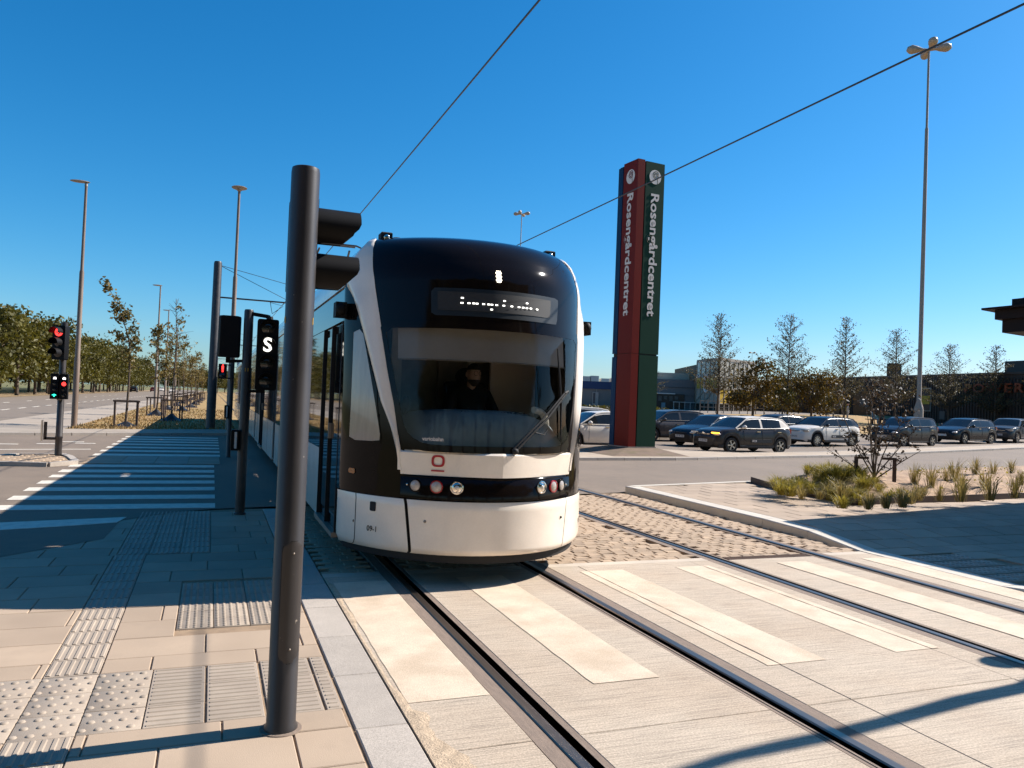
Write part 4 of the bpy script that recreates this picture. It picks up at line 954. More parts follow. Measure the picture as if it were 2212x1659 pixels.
# --- second pole with the lit S signal
t = thing('signal_pole', 'slim dark signal pole carrying the tram signal with a lit white S', 'signal pole', (.44, 11.6, 0))
b = MB(); b.lathe([(.08, 0), (.08, .02), (.066, .03), (.064, 2.86), (.055, 2.885), (.001, 2.885)], (.44, 11.6, 0), n=20); po = wp(b, 'pole', M_pole, t, 50)
b = headbox((.70, 11.52, 2.255), (0, -1, 0), .285, 1.0, .16, .03); hd_ = wp(b, 'signal_head', M_blk, t)
for k, z in enumerate((2.63, 2.13, 1.88)): wp(lens((.70, 11.438, z), (0, -1, 0), .09), 'lens', M_lensoff, t, 60, hd_)
for z in (2.66, 2.41, 2.16, 1.91): wp(visor((.70, 11.44, z-.02), (0, -1, 0), .115, .10, .25, math.pi-.25), 'visor', M_blk, t, 60, hd_)
vs, fs = text_geo('S', .27, .01, .005); b = MB(); b.add([(.70+v[0], 11.43-v[2], 2.385+v[1]) for v in vs], fs); wp(b, 'lit_letter', emit('signal_white', (1.0, .97, .88), 1.3), t, None, hd_)
b = MB(); b.bar((.44, 11.57, 2.83), (.70, 11.55, 2.80), .04, .05); b.bar((.70, 11.55, 2.74), (.70, 11.55, 2.82), .05, .05); b.cyl((.72, 11.52, 2.75), (.72, 11.52, 2.80), .05, .04, 10); wp(b, 'bracket', M_blk, t, None); b = MB(); b.bar((.44, 11.57, 1.735), (.70, 11.55, 1.735), .04, .04); wp(b, 'bracket', M_blk, t, None)
b = headbox((.195, 11.66, 2.49), (0, 1, 0), .30, .58, .20, .03); bh = wp(b, 'signal_head', M_blk, t)
b = MB(); b.bar((.44, 11.6, 2.16), (.19, 11.64, 2.14), .04, .04); b.bar((.19, 11.64, 2.12), (.19, 11.64, 2.22), .06, .05); wp(b, 'bracket', M_blk, t, None)
def button_box(cx, cy, z0, z1, t, dpt=.07):
    b = MB(); b.box(cx-.055, cx+.045, cy-dpt, cy+dpt, z0, z1, .012); bb = wp(b, 'push_button_box', M_blk, t, None); b = MB(); b.box(cx-.01, cx+.022, cy-dpt-.004, cy-dpt+.01, z0+.03, z1-.03); wp(b, 'white_stripe', M_txtw, t, None, bb)
button_box(.33, 11.56, .90, 1.19, t)
polenum('11', .44, 11.6, .064, 2.03, math.atan2(-11.6, -.44)+.05, .07, t, po)
# --- third pole with the red pedestrian signal
t = thing('signal_pole', 'thin dark signal pole with a small red pedestrian signal', 'signal pole', (.46, 21.3, 0))
b = MB(); b.lathe([(.07, 0), (.055, .03), (.055, 2.60), (.001, 2.61)], (.46, 21.3, 0), n=16); po = wp(b, 'pole', M_pole, t, 50)
b = headbox((.23, 21.2, 2.20), (0, -1, 0), .20, .38, .16, .02); hd_ = wp(b, 'signal_head', M_blk, t)
b = MB(); M_redl = emit('signal_red', (1.0, .035, .03), 2.2); b.ball((.23, 21.115, 2.355), .017, .008, .019, 8, 6); b.box(.205, .255, 21.107, 21.122, 2.25, 2.335); b.box(.212, .226, 21.107, 21.122, 2.18, 2.25); b.box(.234, .248, 21.107, 21.122, 2.18, 2.25); wp(b, 'red_figure', M_redl, t, None, hd_)
wp(lens((.23, 21.118, 2.09), (0, -1, 0), .07), 'lens', M_lensoff, t, 60, hd_)
b = MB(); b.bar((.46, 21.3, 2.37), (.25, 21.23, 2.37), .03, .03); b.bar((.46, 21.3, 2.03), (.25, 21.23, 2.03), .03, .03); wp(b, 'bracket', M_blk, t, None)
button_box(.37, 21.25, 1.0, 1.34, t)
# --- signal on the refuge island
t = thing('traffic_light', 'traffic light with glowing red arrow above paired small cycle signals', 'traffic light', (-3.24, 20.5, 0))
b = MB(); b.lathe([(.085, 0), (.075, .06), (.074, .42), (.078, .43), (.078, .47), (.072, .48), (.070, 3.09), (.001, 3.10)], (-3.24, 20.5, .05), n=18); po = wp(b, 'pole', M_pole, t, 50)
fd = Vector((-.42, -.91, 0)).normalized(); c0 = Vector((-3.27, 20.36, 2.66)); hd_ = wp(headbox(c0, fd, .30, .78, .20, .03), 'signal_head', M_blk, t); sd_ = Vector((-fd.y, fd.x, 0))
for k, z in enumerate((2.90, 2.66, 2.42)):
    c = c0+fd*.105; c.z = z; wp(visor(c, fd, .112, .20, -.25, math.pi+.25), 'visor', M_blk, t, 60, hd_)
    if k: wp(lens(c, fd, .095), 'lens', M_lensoff, t, 60, hd_)
    else:
        ln = wp(lens(c, fd, .095), 'lens', M_redl, t, 60, hd_); b = MB(); cc = c+fd*.024
        for (p, q_) in [((-.055, -.005), (.045, -.005)), ((.0, .045), (.05, -.005)), ((.0, -.05), (.05, -.005))]: b.bar(cc+sd_*p[0]+Vector((0, 0, p[1])), cc+sd_*q_[0]+Vector((0, 0, q_[1])), .016, .012, up=fd)
        wp(b, 'arrow', M_blk, t, None, ln)
for sx, st in ((-1, 'g'), (1, 'r')):
    c1 = Vector((-3.255+sx*.093, 20.37, 1.66)); sh = wp(headbox(c1, (-.12, -1, 0), .165, .58, .14, .015), 'cycle_signal_head', M_blk, t)
    for k, z in enumerate((1.85, 1.72, 1.59, 1.46)):
        c = Vector((c1.x, c1.y-.073, z))
        if k == 0:
            b = MB(); b.ball((c.x-.018, c.y, z-.012), .018, .006, .018, 8, 6); b.ball((c.x+.018, c.y, z-.012), .018, .006, .018, 8, 6); b.box(c.x-.022, c.x+.022, c.y-.006, c.y+.004, z-.004, z+.022); wp(b, 'cycle_symbol', emit('symbol_white', (1, .97, .95), 1.6), t, None, sh)
        elif st == 'r' and k == 1: wp(lens(c, (0, -1, 0), .048), 'lens', M_redl, t, 60, sh)
        elif st == 'g' and k == 3:
            b = MB(); b.prism([(-.05, 0), (0, .028), (.05, 0), (.012, -.008), (.012, -.035), (-.012, -.035), (-.012, -.008)], -.004, .004); b.v = [(c.x+p[0], c.y-p[2]-.008, c.z+p[1]) for p in b.v]; wp(b, 'green_arrow', emit('signal_green', (.03, .95, .62), 1.6), t, None, sh)
        else: wp(lens(c, (0, -1, 0), .042), 'lens', M_lensoff, t, 60, sh)
        wp(visor(c, (0, -1, 0), .05, .05, .1, math.pi-.1), 'visor', M_blk, t, 60, sh)
b = MB(); b.bar((-3.40, 20.40, 1.97), (-3.30, 20.40, 1.97), .05, .02); b.bar((-3.2, 20.40, 1.97), (-3.12, 20.40, 1.97), .05, .02); b.bar((-3.3, 20.38, 1.36), (-3.2, 20.38, 1.36), .06, .03); wp(b, 'clamp', M_galv, t, None)
b = MB(); b.bar((-3.24, 20.5, .46), (-3.52, 20.5, .46), .06, .06); b.bar((-3.52, 20.5, .43), (-3.52, 20.5, .84), .06, .06); wp(b, 'sign_bracket', M_pole, t, None)
b = MB(); b.obox((-3.575, 20.42, .64), Vector((.004, .002, 0)), Vector((-.02, .22, 0)), Vector((0, 0, .24))); wp(b, 'sign_plate', M_galv, t, None)
# --- street lamps on the left
def street_lamp(x, y, h, label, head='shoe', grp=None, det=True):
    t = thing('street_lamp', label, 'street lamp', (x, y, 0), group=grp)
    b = MB(); b.lathe([(.115, 0), (.11, .1), (.105, 2.7), (.09, 2.75), (.085, h*.63), (.062, h*.64), (.05, h-.1), (.001, h-.09)], (x, y, 0), n=14); wp(b, 'pole', pm('weathered_lamp_steel', (.17, .125, .10), .55, .25, 3, stretch=(2, 2, .4), tint=(.30, .26, .23), tscale=1.0, tamt=.6), t, 50)
    b = MB()
    if head == 'shoe': b.ball((x-.22, y, h-.03), .36, .15, .055, 14, 8); b.cyl((x, y, h-.2), (x, y, h-.02), .06, .05, 10)
    else: b.lathe([(.05, h-.16), (.10, h-.10), (.29, h-.03), (.31, h), (.27, h+.03), (.1, h+.06), (.001, h+.065)], (x, y, 0), n=18)
    wp(b, 'lamp_head', M_galv, t, 50); return t
street_lamp(-4.94, 34.36, 9.65, 'tall weathered street lamp at the corner of grass and footpath')
street_lamp(.68, 33.7, 10.0, 'tall street lamp with round disc head behind the catenary mast', 'disc')
for (x, y) in [(-4.1, 66.5), (-4.5, 87.5), (-4.6, 113)]: street_lamp(x, y, 9.65, 'tall street lamp rising among the young staked trees', grp='street lamps along the verge')
# --- catenary masts
def cat_mast(x, y, label, grp=None, arms=True):
    t = thing('catenary_mast', label, 'mast', (x, y, 0), group=grp)
    b = MB(); b.lathe([(.20, 0), (.19, .05), (.165, 7.1), (.14, 7.18), (.001, 7.18)], (x, y, 0), n=18); wp(b, 'pole', M_pole, t, 50)
    b = MB(); b.cyl((x+.1, y, 5.66), (7.6, y, 5.62), .035, n=8); wp(b, 'cantilever', M_pole, t, 50)
    b = MB(); b.tube([(x+.12, y, 7.02), (3.07, y, 6.42), (7.5, y, 5.7)], .012, 5); b.tube([(x+.12, y, 7.0), (3.0, y, 5.72)], .012, 5); b.tube([(2.2, y, 5.62), (2.3, y, 5.12), (2.555, y, 5.3)], .014, 5); b.tube([(2.2, y, 5.6), (2.7, y, 5.5), (3.3, y, 6.2)], .010, 5); b.tube([(2.3, y, 5.12), (2.75, y, 5.48)], .010, 5); b.tube([(6.0, y, 5.62), (6.1, y, 5.12), (6.33, y, 5.3)], .014, 5)
    wp(b, 'stay_wire', M_wire, t, None)
    b = MB(); b.lathe([(.17, 1.62), (.178, 1.63), (.178, 1.68), (.17, 1.69)], (x, y, 0), n=18); wp(b, 'band', M_galv, t, 50)
    return t
cat_mast(.0, 35.5, 'thick dark catenary mast with cantilever arm over the tram')
for y in (72, 108, 145): cat_mast(.2, y, 'thick dark catenary mast standing in the distance beside the tracks', 'distant catenary masts')
for (x, lab) in ((2.555, 'overhead contact wire above the tram'), (6.33, 'overhead contact wire above the empty track')):
    b = MB(); b.tube([(x, yy, 5.30+.02*math.cos(yy*.18)) for yy in [-6, 0, 6, 12, 18, 24, 30, 36, 60, 90, 150, 250]], .0105, 6); o = b.build('contact_wire', M_wire, smooth=60); tag(o, lab, 'wire')
# --- high masts with four lamp heads
def high_mast(p, zt, s_, label, grp=None, rot=.5):
    t = thing('high_mast', label, 'lamp mast', (p.x, p.y, gz(p.x, p.y)))
    z0 = gz(p.x, p.y); h = zt
    b = MB(); b.lathe([(.26*s_, z0-.2), (.26*s_, z0+1.9*s_), (.22*s_, z0+2.1*s_), (.125*s_, z0+2.4*s_), (.12*s_, lerp(z0, h, .45)), (.095*s_, lerp(z0, h, .80)), (.065*s_, lerp(z0, h, .805)), (.06*s_, h), (.001, h)], (p.x, p.y, 0), n=16); wp(b, 'pole', pm('pale_galvanised_mast', (.33, .28, .25), .55, .12, 1.0, metal=.3), t, 50)
    for k in range(4):
        a = rot+k*math.pi/2; d = Vector((math.cos(a), math.sin(a), 0)); c = Vector((p.x, p.y, h+.12*s_)); s2 = Vector((-d.y, d.x, 0)); b = MB()
        s_ = s_; k_ = .72
        path = [c, c+d*.45*s_+Vector((0, 0, .05)), c+d*.75*s_+Vector((0, 0, .08*s_)), c+d*1.15*s_+Vector((0, 0, .12*s_)), c+d*1.40*s_+Vector((0, 0, .08*s_)), c+d*1.52*s_+Vector((0, 0, .02))]
        path = [c+(q-c)*.80 for q in path]; b.tube(path, [.08*s_, .09*s_, .19*s_, .27*s_, .21*s_, .05*s_], 12); wp(b, 'lamp_head', pm('pale_lamp_head', (.42, .34, .28), .45, .1, 2), t, 60)
    return t
p1 = at_depth(1984, 905, 46); high_mast(p1, at_depth(1997, 104, 46).z, 1.0, 'very tall pale mast with four lamp heads behind the queueing cars', rot=.95)
p2 = at_depth(1111, 870, 111); high_mast(p2, at_depth(1113, 462, 111).z, 1.0, 'four headed lamp mast whose top rises behind the tram roof', rot=.9)
p3 = at_depth(1621, 880, 240); high_mast(p3, at_depth(1621, 763, 240).z, 1.0, 'small distant lamp mast above the glazed entrance', rot=.3)
# --- the pylon sign
A = Vector((13.6, 23.87, 0)); u = Vector((1.15, .12, 0)).normalized(); v = Vector((-.12, 1.15, 0)).normalized()
py = thing('pylon_sign', 'tall square pylon sign in blue, red and green panels with white lettering', 'pylon sign', (A.x+.6*u.x+.6*v.x, A.y+.6*u.y+.6*v.y, 0))
M_pr = pm('red_panel', (.155, .013, .007), .55, .08, .8, spec=.12, stretch=(1, 1, .3)); M_pg = pm('green_panel', (.012, .047, .029), .55, .08, .8, spec=.12, stretch=(1, 1, .3)); M_pb = pm('blue_panel', (.007, .045, .125), .55, .08, .8, spec=.12)
def ppanel(a0, a1, c0, c1, mat, name, z0, z1):
    b = MB(); P = [A+u*a0+v*c0, A+u*a1+v*c0, A+u*a1+v*c1, A+u*a0+v*c1]; b.prism([(q_.x, q_.y) for q_ in P], z0, z1); return wp(b, name, mat, py, None)
ppanel(.04, 1.12, .04, 1.14, M_rub, 'core', .26, 10.36)
TOP = 10.42; PAN = {}
for (z0, z1) in ((.30, 3.56), (3.575, TOP)):
    PAN['r1', z0] = ppanel(0, .30, 0, .09, M_pr, 'red_panel', z0, z1); PAN['r2', z0] = ppanel(0, .09, .0905, .86, M_pr, 'red_panel', z0, z1)
    PAN['g', z0] = ppanel(.345, 1.16, 0, .09, M_pg, 'green_panel', z0, z1-.03); PAN['b', z0] = ppanel(0, .09, .91, 1.18, M_pb, 'blue_panel', z0, z1-.1)
    ppanel(1.07, 1.16, .0905, .5, M_pg, 'green_panel', z0, z1-.03); ppanel(1.07, 1.16, .55, 1.18, M_pb, 'blue_panel', z0, z1-.1); ppanel(.0905, 1.0695, 1.09, 1.18, M_pb, 'blue_panel', z0, z1-.1)
b = MB(); b.prism([((A+u*a_+v*c_).x, (A+u*a_+v*c_).y) for (a_, c_) in ((-.02, -.02), (1.18, -.02), (1.18, 1.2), (-.02, 1.2))], .20, .30); wp(b, 'base_frame', pm('pale_base', (.3, .27, .25), .8), py, None)
def pyl_text(o, up, par):
    vs, fs = text_geo('Rosengårdcentret', .5, .02, .010); x0 = min(p[0] for p in vs); x1 = max(p[0] for p in vs); k = 4.36/(x1-x0); ex = Vector((0, 0, -1)); ez = ex.cross(up)
    b = MB(); b.add([o+ex*((p[0]-x0)*k)+up*(p[1]*k*.80)+ez*p[2] for p in vs], fs); wp(b, 'sign_lettering', M_txtw, py, None, par)
def pyl_logo(o, up, par, colm):
    ex = Vector((0, 0, -1)); ez = ex.cross(up); b = MB(); n = 32; b.add([o+up*(.255*math.cos(2*math.pi*k/n))-ex*(.255*math.sin(2*math.pi*k/n))+ez*.006 for k in range(n)], [tuple(range(n))]); dk = wp(b, 'emblem_disc', M_txtw, py, None, par)
    b = MB(); P = []
    for k in range(61):
        t_ = k/60; a = 4.6*math.pi*(1-t_)+.9; r = .03+.115*t_**1.1; P.append((r*math.cos(a)+.02, r*math.sin(a)+.06))
    last = P[-1]; P += [(last[0]+.01, last[1]-.05), (.09, -.10), (.11, -.17), (.10, -.235)]
    L = []; R_ = []
    for i in range(len(P)):
        d = Vector((P[min(i+1, len(P)-1)][0]-P[max(i-1, 0)][0], P[min(i+1, len(P)-1)][1]-P[max(i-1, 0)][1])).normalized(); nn = Vector((-d.y, d.x))*.0135; L.append((P[i][0]+nn.x, P[i][1]+nn.y)); R_.append((P[i][0]-nn.x, P[i][1]-nn.y))
    m = len(P); f3 = lambda q_: o+up*q_[0]-ex*q_[1]+ez*.010
    b.add([f3(q_) for q_ in L]+[f3(q_) for q_ in R_], [(i, i+1, m+i+1, m+i) for i in range(m-1)]); wp(b, 'emblem_spiral', colm, py, None, par)
og = A+u*.75-v*.004; pyl_text(Vector((og.x, og.y, 9.27)), u, PAN['g', 3.575]); pyl_logo(Vector((og.x, og.y, 9.87)), u, PAN['g', 3.575], M_pg)
orr = A+v*.42-u*.004; pyl_text(Vector((orr.x, orr.y, 9.27)), -v, PAN['r2', 3.575]); pyl_logo(Vector((orr.x, orr.y, 9.87)), -v, PAN['r2', 3.575], M_pr)
b = MB(); top = [A+u*(-.05)+v*(-.05), A+u*1.22+v*(-.05), A+u*1.22+v*1.24, A+u*(-.05)+v*1.24]; bot = [Vector((11.85, 21.85, 0)), Vector((15.3, 22.2, 0)), Vector((15.9, 26.0, 0)), Vector((11.6, 25.8, 0))]
b.add([(p.x, p.y, .26) for p in top]+[(p.x, p.y, .05) for p in bot], [(0, 1, 2, 3)]+[(4+i, 4+(i+1) % 4, (i+1) % 4, i) for i in range(4)]); b.build('plinth', pm('mossy_concrete', (.17, .12, .09), .9, .25, 3, .5, 40, tint=(.12, .10, .045), tscale=2.5, tamt=.8), py, world=True, fixn=True)
# --- platform canopy with a planted roof
cn = thing('platform_canopy', 'dark steel platform canopy with a planted roof over the paving', 'canopy', (14.5, 10.0, 0))
M_steel = pm('dark_brown_steel', (.013, .008, .008), .6, .2, 3, spec=.15)
def cprism(name, pts, z0, z1, m_=M_steel, par=None): b = MB(); b.prism(pts, z0, z1); return wp(b, name, m_, cn, None, par)
# corner at the west tip, far edge running east-north-east, near edge running south-east
e1 = Vector((.98, .2, 0)); e2 = Vector((.06, -.998, 0)); T = Vector((12.3, 9.40, 0))
def cpts(o1, o2, L1=9, L2=4.4):
    o = T+e1*o1+e2*o2; return [(o.x, o.y), ((o+e2*(L2-2*o2)).x, (o+e2*(L2-2*o2)).y), ((o+e2*(L2-2*o2)+e1*L1).x, (o+e2*(L2-2*o2)+e1*L1).y), ((o+e1*L1).x, (o+e1*L1).y)]
cprism('soffit_box', cpts(.1, .12), 3.22, 3.44); cprism('beam', cpts(.0, .04), 3.44, 3.60); cprism('roof_plate', cpts(-.15, -.12, 9.3, 4.2), 3.60, 3.635); rb_ = cprism('planter_edge', cpts(.25, .2), 3.635, 3.80)
b = MB()
for k in range(2600):
    a_, c_ = random.uniform(.3, 9), random.uniform(.25, 4.0); q_ = T+e1*a_+e2*c_; h = random.uniform(.03, .10)*(2.2 if random.random() < .03 else 1); an = random.uniform(0, 6.3); w = .02
    b.add([(q_.x-w*math.cos(an), q_.y-w*math.sin(an), 3.79), (q_.x+w*math.cos(an), q_.y+w*math.sin(an), 3.79), (q_.x+random.uniform(-.03, .03), q_.y, 3.79+h)], [(0, 1, 2)])
o = wp(b, 'sedum_roof', leafm('sedum', (.28, .13, .09), .4, .3, 6.0, tint=(.30, .22, .12)), cn, None); o['kind'] = 'stuff'
for (a_, c_) in ((4.5, 2), (8, 2)): q_ = T+e1*a_+e2*c_; b = MB(); b.cyl((q_.x, q_.y, .1), (q_.x, q_.y, 3.25), .07, n=12); wp(b, 'column', M_steel, cn, 50)
# --- curved lamp post on the platform (its shadow crosses the tracks)
K = Vector((SV.x/SV.z, SV.y/SV.z, 0)); t = thing('curved_lamp_post', 'curved slim lamp post on the platform beside the crossing', 'lamp post', (8.75, 4.25, 0))
P = []
for (sx, sy) in [(8.75, 4.25), (7.6, 4.12), (6.4, 3.92), (5.6, 3.72), (5.1, 3.58), (4.45, 3.52), (3.7, 3.40), (3.2, 3.335), (2.9, 3.31), (2.5, 3.27), (2.2, 3.20), (1.9, 3.10), (1.6, 2.95)]:
    z = (8.75-sx)/K.x; P.append((8.75, sy+K.y*z, z))
b = MB(); b.tube(P, [.085]*3+[.075]*3+[.065]*3+[.055]*4, 10); po = wp(b, 'post', M_pole, t, 60)
b = MB(); b.ball((8.75, 3.995+K.y*2.75, 2.8), .02, .13, .16, 14, 8); b.bar((8.75, 3.7, 2.75), (8.75, 4.05, 2.75), .03, .03); wp(b, 'sign_disc', M_galv, t, 50)
# ================================================================== CARS
M_tyre = pm('tyre_rubber', (.014, .013, .013), .8, .2, 20); M_rim = pm('alloy_rim', (.50, .49, .48), .3, .1, 8, metal=.8); M_cg = pm('car_glass', (.016, .02, .024), .05, .2, 1.5, spec=.4)
M_plate = pm('number_plate', (.62, .60, .60), .5, .05); M_clad = pm('black_cladding', (.016, .015, .016), .6, .15, 9); M_hl = pm('headlamp_lens', (.50, .48, .46), .1, .3, 40, coat=1.0); M_tl = pm('tail_lamp', (.30, .012, .015), .15, .2, 30, coat=.8)
def paint(name, c): return pm(name, c, .28, .04, 1.0, coat=.25, spec=.25)
STY = {
 'c3': dict(L=4.0, W=1.75, H=1.47, wf=.185, wr=.82, R=.315, hood=[(0, .60), (.02, .78), (.05, .86), (.12, .93), (.22, .985), (.27, 1.0), (.60, 1.01), (.88, 1.05), (.96, 1.03), (.985, .85), (1, .62)], roof=[(.245, .99), (.41, 1.40), (.48, 1.45), (.60, 1.47), (.78, 1.45), (.88, 1.40), (.975, 1.04)], wst=.42, wre=.885, sill=.22, bp=.575, cp=.83, clad=True),
 'hatch': dict(L=4.2, W=1.78, H=1.46, wf=.195, wr=.815, R=.315, hood=[(0, .55), (.02, .68), (.05, .76), (.12, .84), (.22, .93), (.28, .97), (.60, .98), (.90, 1.02), (.965, 1.0), (.985, .82), (1, .55)], roof=[(.26, .96), (.43, 1.38), (.50, 1.44), (.60, 1.46), (.80, 1.43), (.89, 1.37), (.98, 1.0)], wst=.44, wre=.89, sill=.20, bp=.58, cp=.83, clad=False),
 'small': dict(L=3.85, W=1.66, H=1.52, wf=.18, wr=.83, R=.29, hood=[(0, .55), (.02, .72), (.05, .82), (.12, .92), (.20, 1.0), (.24, 1.03), (.60, 1.04), (.90, 1.10), (.97, 1.06), (.99, .85), (1, .55)], roof=[(.205, 1.0), (.38, 1.42), (.46, 1.50), (.60, 1.52), (.80, 1.50), (.90, 1.46), (.985, 1.08)], wst=.39, wre=.905, sill=.20, bp=.56, cp=.83, clad=False),
 'suv': dict(L=4.3, W=1.82, H=1.58, wf=.19, wr=.81, R=.34, hood=[(0, .60), (.02, .80), (.05, .92), (.12, 1.0), (.22, 1.05), (.27, 1.07), (.60, 1.08), (.90, 1.12), (.965, 1.10), (.985, .9), (1, .60)], roof=[(.25, 1.05), (.41, 1.48), (.48, 1.55), (.60, 1.58), (.82, 1.55), (.91, 1.48), (.98, 1.10)], wst=.42, wre=.91, sill=.26, bp=.57, cp=.83, clad=True),
}
MESHC = {}
def car_meshes(sty):
    if sty in MESHC: return MESHC[sty]
    S = STY[sty]; L, Wd, H, R = S['L'], S['W'], S['H'], S['R']; ts = sorted(set([i/80 for i in range(81)]+[.004, .01, .99, .996])); hx = [p[0] for p in S['hood']]; hzz = [p[1] for p in S['hood']]; rx = [p[0] for p in S['roof']]; rz = [p[1] for p in S['roof']]
    hw = lambda t: Wd/2*interp(t, [0, .004, .01, .03, .07, .15, .3, .8, .92, .97, .99, 1], [.66, .74, .79, .85, .91, .965, 1, 1, .96, .90, .84, .74])
    def zb(t):
        z = interp(t, [0, .03, .08, .92, .97, 1], [.30, S['sill'], S['sill'], S['sill'], S['sill']+.03, .36])
        for w in (S['wf'], S['wr']):
            d = abs(t-w)*L; r2 = R+.055
            if d < r2: z = max(z, R+math.sqrt(r2*r2-d*d))
        return z
    out = {}
    b = MB(); rows_ = []
    for t in ts:
        x = L/2-t*L; w = hw(t); zt = interp(t, hx, hzz); z0 = zb(t); z1 = min(z0, zt-.1); h = zt-z1
        P = [(w*.93, z1), (w*.985, z1+.12*h), (w, z1+.42*h), (w*.992, z1+.66*h), (w*.965, z1+.86*h), (w*.90, z1+.965*h), (w*.74, zt+.006), (w*.4, zt+.022), (0, zt+.028)]
        rows_.append([(x, p[0], p[1]) for p in P]+[(x, -p[0], p[1]) for p in reversed(P[:-1])])
    n = len(rows_[0]); vs = [p for r in rows_ for p in r]; f = [(i*n+j, i*n+j+1, (i+1)*n+j+1, (i+1)*n+j) for i in range(len(ts)-1) for j in range(n-1)]
    f += [tuple(range(n)), tuple(reversed(range((len(ts)-1)*n, len(ts)*n)))]; b.add(vs, f); out['body'] = (b.mesh('body', 35), 'paint')
    b = MB(); b.box(-L/2+.15, L/2-.2, -Wd/2+.14, Wd/2-.14, .19, .62); out['underbody'] = (b.mesh('underbody'), M_clad)
    # cladding strip along sill and arches
    b = MB()
    for sg in (-1, 1):
        vs = []; tt = [t for t in ts if .03 < t < .975]; up = .10 if S['clad'] else .05
        for t in tt: w = hw(t)*1.006; z0 = zb(t); x = L/2-t*L; vs += [(x, sg*w*.93, z0-.02), (x, sg*(w+.006), z0+.02), (x, sg*(w+.008), z0+up), (x, sg*w*.98, z0+up+.006)]
        f = [(i*4+j, i*4+j+1, (i+1)*4+j+1, (i+1)*4+j) for i in range(len(tt)-1) for j in range(3)]; b.add(vs, f if sg > 0 else [tuple(reversed(q_)) for q_ in f])
    out['cladding'] = (b.mesh('cladding', 40), M_clad)
    # greenhouse
    gt = [rx[0]+(rx[-1]-rx[0])*i/60 for i in range(61)]; parts = {}
    def row(t):
        x = L/2-t*L; w = hw(t); zb_ = interp(t, hx, hzz)-.015; zr_ = max(interp(t, rx, rz), zb_+.004); k = (zr_-zb_)/(H-1.0); k = min(1, k)
        wt = w*lerp(.90, .70, k); wm = w*lerp(.915, .83, k)
        P = [(w*.93, zb_), (wm, lerp(zb_, zr_, .5)), (lerp(wm, wt, .62), lerp(zb_, zr_, .80)), (wt, zr_-.03*k), (wt*.86, zr_+.002), (wt*.45, zr_+.016*k), (0, zr_+.020*k)]
        return [(x, p[0], p[1]) for p in P]+[(x, -p[0], p[1]) for p in reversed(P[:-1])]
    RW = [row(t) for t in gt]; n = 13
    def addf(key, q_): parts.setdefault(key, MB()).add(q_, [(0, 1, 2, 3)])
    for i in range(60):
        tm = (gt[i]+gt[i+1])/2
        for j in range(n-1):
            q_ = [RW[i][j], RW[i][j+1], RW[i+1][j+1], RW[i+1][j]]; side = j in (0, 1, 2, 9, 10, 11); sg = 'l' if j < 6 else 'r'
            if side:
                pil = abs(tm-S['bp']) < .012 or tm > S['cp'] or (j in (2, 9) and tm > S['wst']-.02)
                key = 'roof' if pil else ('side_window', sg, 0 if tm < S['bp'] else (1 if tm < S['cp'] else 2))
            elif S['wst'] <= tm <= S['wre']: key = 'roof'
            else: key = ('windscreen',) if tm < S['wst'] else ('rear_window',)
            addf(key, q_)
    for sg in (-1, 1):
        jj = 3 if sg > 0 else 9; path = [Vector(RW[i][jj]) for i in range(0, 61, 2)]; parts['roof'].tube(path, .028, 6); jb = 0 if sg > 0 else 12; parts['roof'].tube([Vector(RW[i][jb]) for i in range(0, 61, 3)], .016, 5)
    for key, mb in parts.items():
        me = mb.mesh('g', 40); bm = bmesh.new(); bm.from_mesh(me); bmesh.ops.remove_doubles(bm, verts=bm.verts, dist=1e-4); bmesh.ops.recalc_face_normals(bm, faces=bm.faces); bm.to_mesh(me); bm.free(); me.shade_smooth(); me.set_sharp_from_angle(angle=math.radians(40))
        if key == 'roof': out['roof'] = (me, 'roof')
        else: out[key] = (me, M_cg)
    # wheels
    b = MB(); b.lathe([(R*.62, -.10), (R*.93, -.105), (R, -.07), (R, .07), (R*.93, .105), (R*.62, .10), (R*.60, .0)], (0, 0, 0), 'Y', 28); out['tyre'] = (b.mesh('tyre', 40), M_tyre)
    for nm, nsp in (('rim', 5), ('rim8', 8)):
        b = MB(); b.lathe([(R*.66, .085), (R*.68, .10), (R*.60, .10), (R*.58, .06)], (0, 0, 0), 'Y', 28); b.lathe([(R*.16, .07), (R*.14, .105), (.001, .108)], (0, 0, 0), 'Y', 14)
        for k in range(nsp):
            a = 2*math.pi*k/nsp; d = Vector((math.cos(a), 0, math.sin(a))); s_ = Vector((-d.z, 0, d.x)); w0 = R*.055; w1 = R*.10; P = [d*R*.1+s_*w0, d*R*.1-s_*w0, d*R*.63-s_*w1, d*R*.63+s_*w1]
            b.add([p+Vector((0, .098, 0)) for p in P]+[p+Vector((0, .07, 0)) for p in P], [(0, 1, 2, 3), (4, 7, 6, 5), (0, 4, 5, 1), (1, 5, 6, 2), (2, 6, 7, 3), (3, 7, 4, 0)])
        out[nm] = (b.mesh('rim', 40), M_rim)
    b = MB(); b.lathe([(R*.60, .02), (.001, .02)], (0, 0, 0), 'Y', 20); out['wheel_back'] = (b.mesh('wheel_back'), M_clad)
    MESHC[sty] = out; return out
